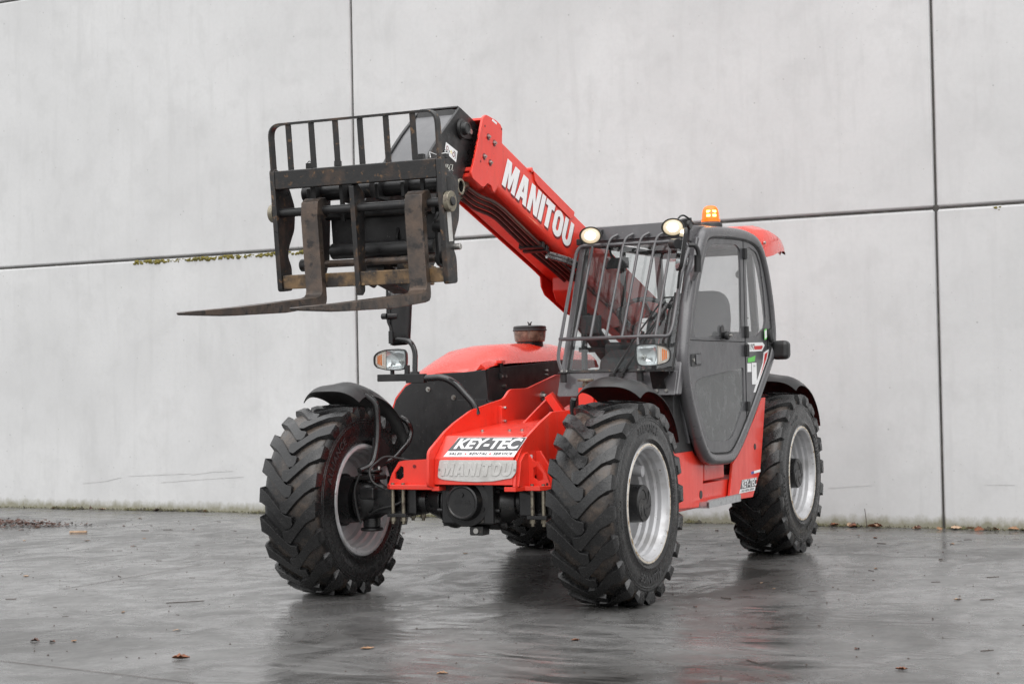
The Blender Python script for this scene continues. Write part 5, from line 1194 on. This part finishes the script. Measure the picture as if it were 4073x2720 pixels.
# ================================================================== LITTER ON THE YARD
def leaf_mesh(seed, m, L=.07):
    r = random.Random(seed); n = 9; up = []; 
    curl = r.uniform(.4, 1.3); bend = r.uniform(-.6, .9)
    top = []; bot = []; mid = []
    for i in range(n):
        t = i / (n - 1); w = (.34 * math.sin(PI * min(1, t * 1.05)) ** .7) * (1 if i % 2 else .68) * r.uniform(.85, 1.1) * L
        if i in (0, n - 1): w = .004
        z = bend * L * .5 * (t - .5) ** 2 + .004
        top.append(Vector(((t - .5) * L, w, z + curl * w * .7))); bot.append(Vector(((t - .5) * L, -w, z + curl * w * r.uniform(.3, .9)))); mid.append(Vector(((t - .5) * L, 0, z)))
    q = top + mid + bot; zm = min(p.z for p in q); q = [p - Vector((0, 0, zm - .0015)) for p in q]; f = []
    for i in range(n - 1): f += [(i, i + 1, n + i + 1, n + i), (n + i, n + i + 1, 2 * n + i + 1, 2 * n + i)]
    b = MB(); b.add(q, f); return b.mesh('leaf', m, 180)
def twig_mesh(seed):
    r = random.Random(seed); p = Vector((-.5, 0, .004)); pts = [p]
    for k in range(4): pts.append(pts[-1] + Vector((.25, r.uniform(-.05, .05), r.uniform(-.0005, .0005))))
    b = MB(); b.tube([Vector((q.x * .12, q.y * .12, .004 + abs(q.z) * 0)) for q in pts], .0035, 5)
    if seed % 2: b.tube([Vector((pts[2].x * .12, pts[2].y * .12, .004)), Vector((pts[2].x * .12 + .03, .02, .006))], .0025, 5)
    return b.mesh('twig', 'twig', 60)
def litter():
    leaves = [leaf_mesh(20 + i, 'leaf_%d' % (i % 4), .075) for i in range(12)]; r = random.Random(3)
    def put(me, name, x, y, z, rz, s, lab, cat, grp, tilt=0.):
        o = link(name, me, None, loc=(x, y, z)); o.rotation_euler = (tilt, 0, rz); o.scale = (s, s, s); tag(o, lab, cat, grp); return o
    # singled-out leaves
    hue = ['rust brown', 'tan', 'dark brown', 'pale beige']
    def where(x, y):
        if y > 3.9: return 'near the wall'
        if x < -1.2 and y > -.9: return 'on the yard left of the machine'
        if x > 1.2 and y > -.9: return 'on the yard right of the machine'
        return 'on the yard in front of the machine'
    for (x, y, i, sc_, rz, lab) in ((-.301, -2.531, 0, 1.15, .5, 'curled orange brown leaf on wet ground in the left foreground'), (.409, -1.966, 1, 1.0, 1.0, 'crumpled pale tan leaf on wet ground in front of the front axle'),
            (-1.404, -2.294, 2, .7, .2, 'flat dark brown leaf on the yard in the far left foreground'), (1.281, -1.395, 4, .6, .8, 'small brown leaf on the yard before the front wheel under the cab')):
        put(leaves[i], 'leaf', x, y, 0, rz, sc_, lab, 'leaf', None)
    # along the wall foot
    for k in range(46):
        x = r.uniform(.2, 3.3) if k < 38 else r.uniform(-8.6, -2.5)
        p = wall_point(x, 0, r.uniform(.03, .12)); side = 'right of the rear wheel' if k < 38 else 'left of the machine'
        put(leaves[k % 12], 'leaf', p.x, p.y, r.uniform(0, .012), r.uniform(0, 6.28), r.uniform(.7, 1.35), 'dry %s leaf against the foot of the concrete wall %s' % (hue[k % 4], side), 'leaf', '%s leaves at the wall foot %s' % (hue[k % 4], side), r.uniform(-.5, .8))
    for k in range(64):
        while True:
            x, y = r.uniform(-8, 4.5), r.uniform(-3.2, 4.9)
            if not (-1.25 < x < 1.35 and -.75 < y < 3.9): break
        i = (k * 5) % 12; w = where(x, y)
        put(leaves[i], 'leaf', x, y, 0, r.uniform(0, 6.28), r.uniform(.35, .8), 'small %s dead leaf lying loose %s' % (hue[i % 4], w), 'leaf', '%s leaves %s' % (hue[i % 4], w))
    tw = [twig_mesh(i) for i in range(5)]
    put(tw[2], 'twig', -1.625, -.682, 0, .75, 1.0, 'long straight dark twig on the yard before the left front wheel', 'twig', None).scale = (1.9, .6, .6)
    for k in range(46):
        while True:
            x, y = r.uniform(-8, 4.5), r.uniform(-2.6, 4.9)
            if not (-1.25 < x < 1.35 and -.75 < y < 3.9): break
        w = where(x, y); kd = 'forked' if (k % 5) % 2 else 'plain'
        put(tw[k % 5], 'twig', x, y, 0, r.uniform(-.8, .8), r.uniform(.3, .85), 'thin dark %s twig lying %s' % (kd, w), 'twig', '%s twigs %s' % (kd, w))
    # shallow saw cuts in the slab
    for k, pts in enumerate((((-2.841, -.35), (-2.845, .40), (-2.85, 1.2)), ((-1.121, -2.873), (-.6, -2.96), (.2, -3.09)))):
        b = MB()
        for (xa, ya), (xb, yb) in zip(pts, pts[1:]):
            d = (Vector((xb, yb, 0)) - Vector((xa, ya, 0))).normalized() * .0035; n = Vector((-d.y, d.x, 0)); z = Vector((0, 0, .003))
            b.add([Vector((xa, ya, 0)) - n + z, Vector((xb, yb, 0)) - n + z, Vector((xb, yb, 0)) + n + z, Vector((xa, ya, 0)) + n + z], [(0, 1, 2, 3)])
        kind(b.build('ground_crack', 'twig'), 'structure')
    # heap of leaf crumbs at the far left and crumbs everywhere
    b = MB()
    for k in range(420):
        x = r.gauss(-6.95, .40); y = r.gauss(3.85, .12); s = r.uniform(.008, .028); a = r.uniform(0, 6.28); h = max(.002, .05 * math.exp(-((x + 7.0) / .4) ** 2) * r.random())
        q = [Vector((x + math.cos(a + t) * s, y + math.sin(a + t) * s, h + r.uniform(0, .018))) for t in (0, 1.7, 3.1, 4.6)]; b.add(q, [(0, 1, 2, 3)])
    kind(b.build('leaf_heap', 'leaf_2'), 'stuff')['label'] = 'small heap of broken brown leaves near the wall at far left'
    b = MB()
    for k in range(700):
        x, y = r.uniform(-9, 5), r.uniform(-3.4, 5.2); s = r.uniform(.002, .007); a = r.uniform(0, 6.28); c = Vector((x, y, .001))
        q = [c + Vector((math.cos(a + t) * s * r.uniform(.7, 1.6), math.sin(a + t) * s, 0)) for t in (0, 1.6, 3.1, 4.7)] + [c + Vector((0, 0, s * .9))]; b.add(q, [(0, 1, 4), (1, 2, 4), (2, 3, 4), (3, 0, 4)])
    kind(b.build('grit', 'twig'), 'stuff')['label'] = 'dark grit and crumbs scattered over the wet yard'
    # dead stalk standing at the wall
    p = wall_point(1.05, 0, .05); b = MB(); b.tube([p, p + Vector((-.004, 0, .07)), p + Vector((-.014, 0, .16))], .003, 5); tag(b.build('dead_stalk', 'twig'), 'single thin dead stalk standing upright at the wall foot right of the rear wheel', 'stalk')
    # wood splinter
    b = MB(); b.box((0, 0, .012), (.16, .03, .02)); o = b.build('wood_splinter', 'leaf_3', None, bevel=.003); o.location = (-5.68, 3.25, 0); o.rotation_euler.z = .35; tag(o, 'pale splinter of wood lying on the yard at far left', 'wood')
litter()
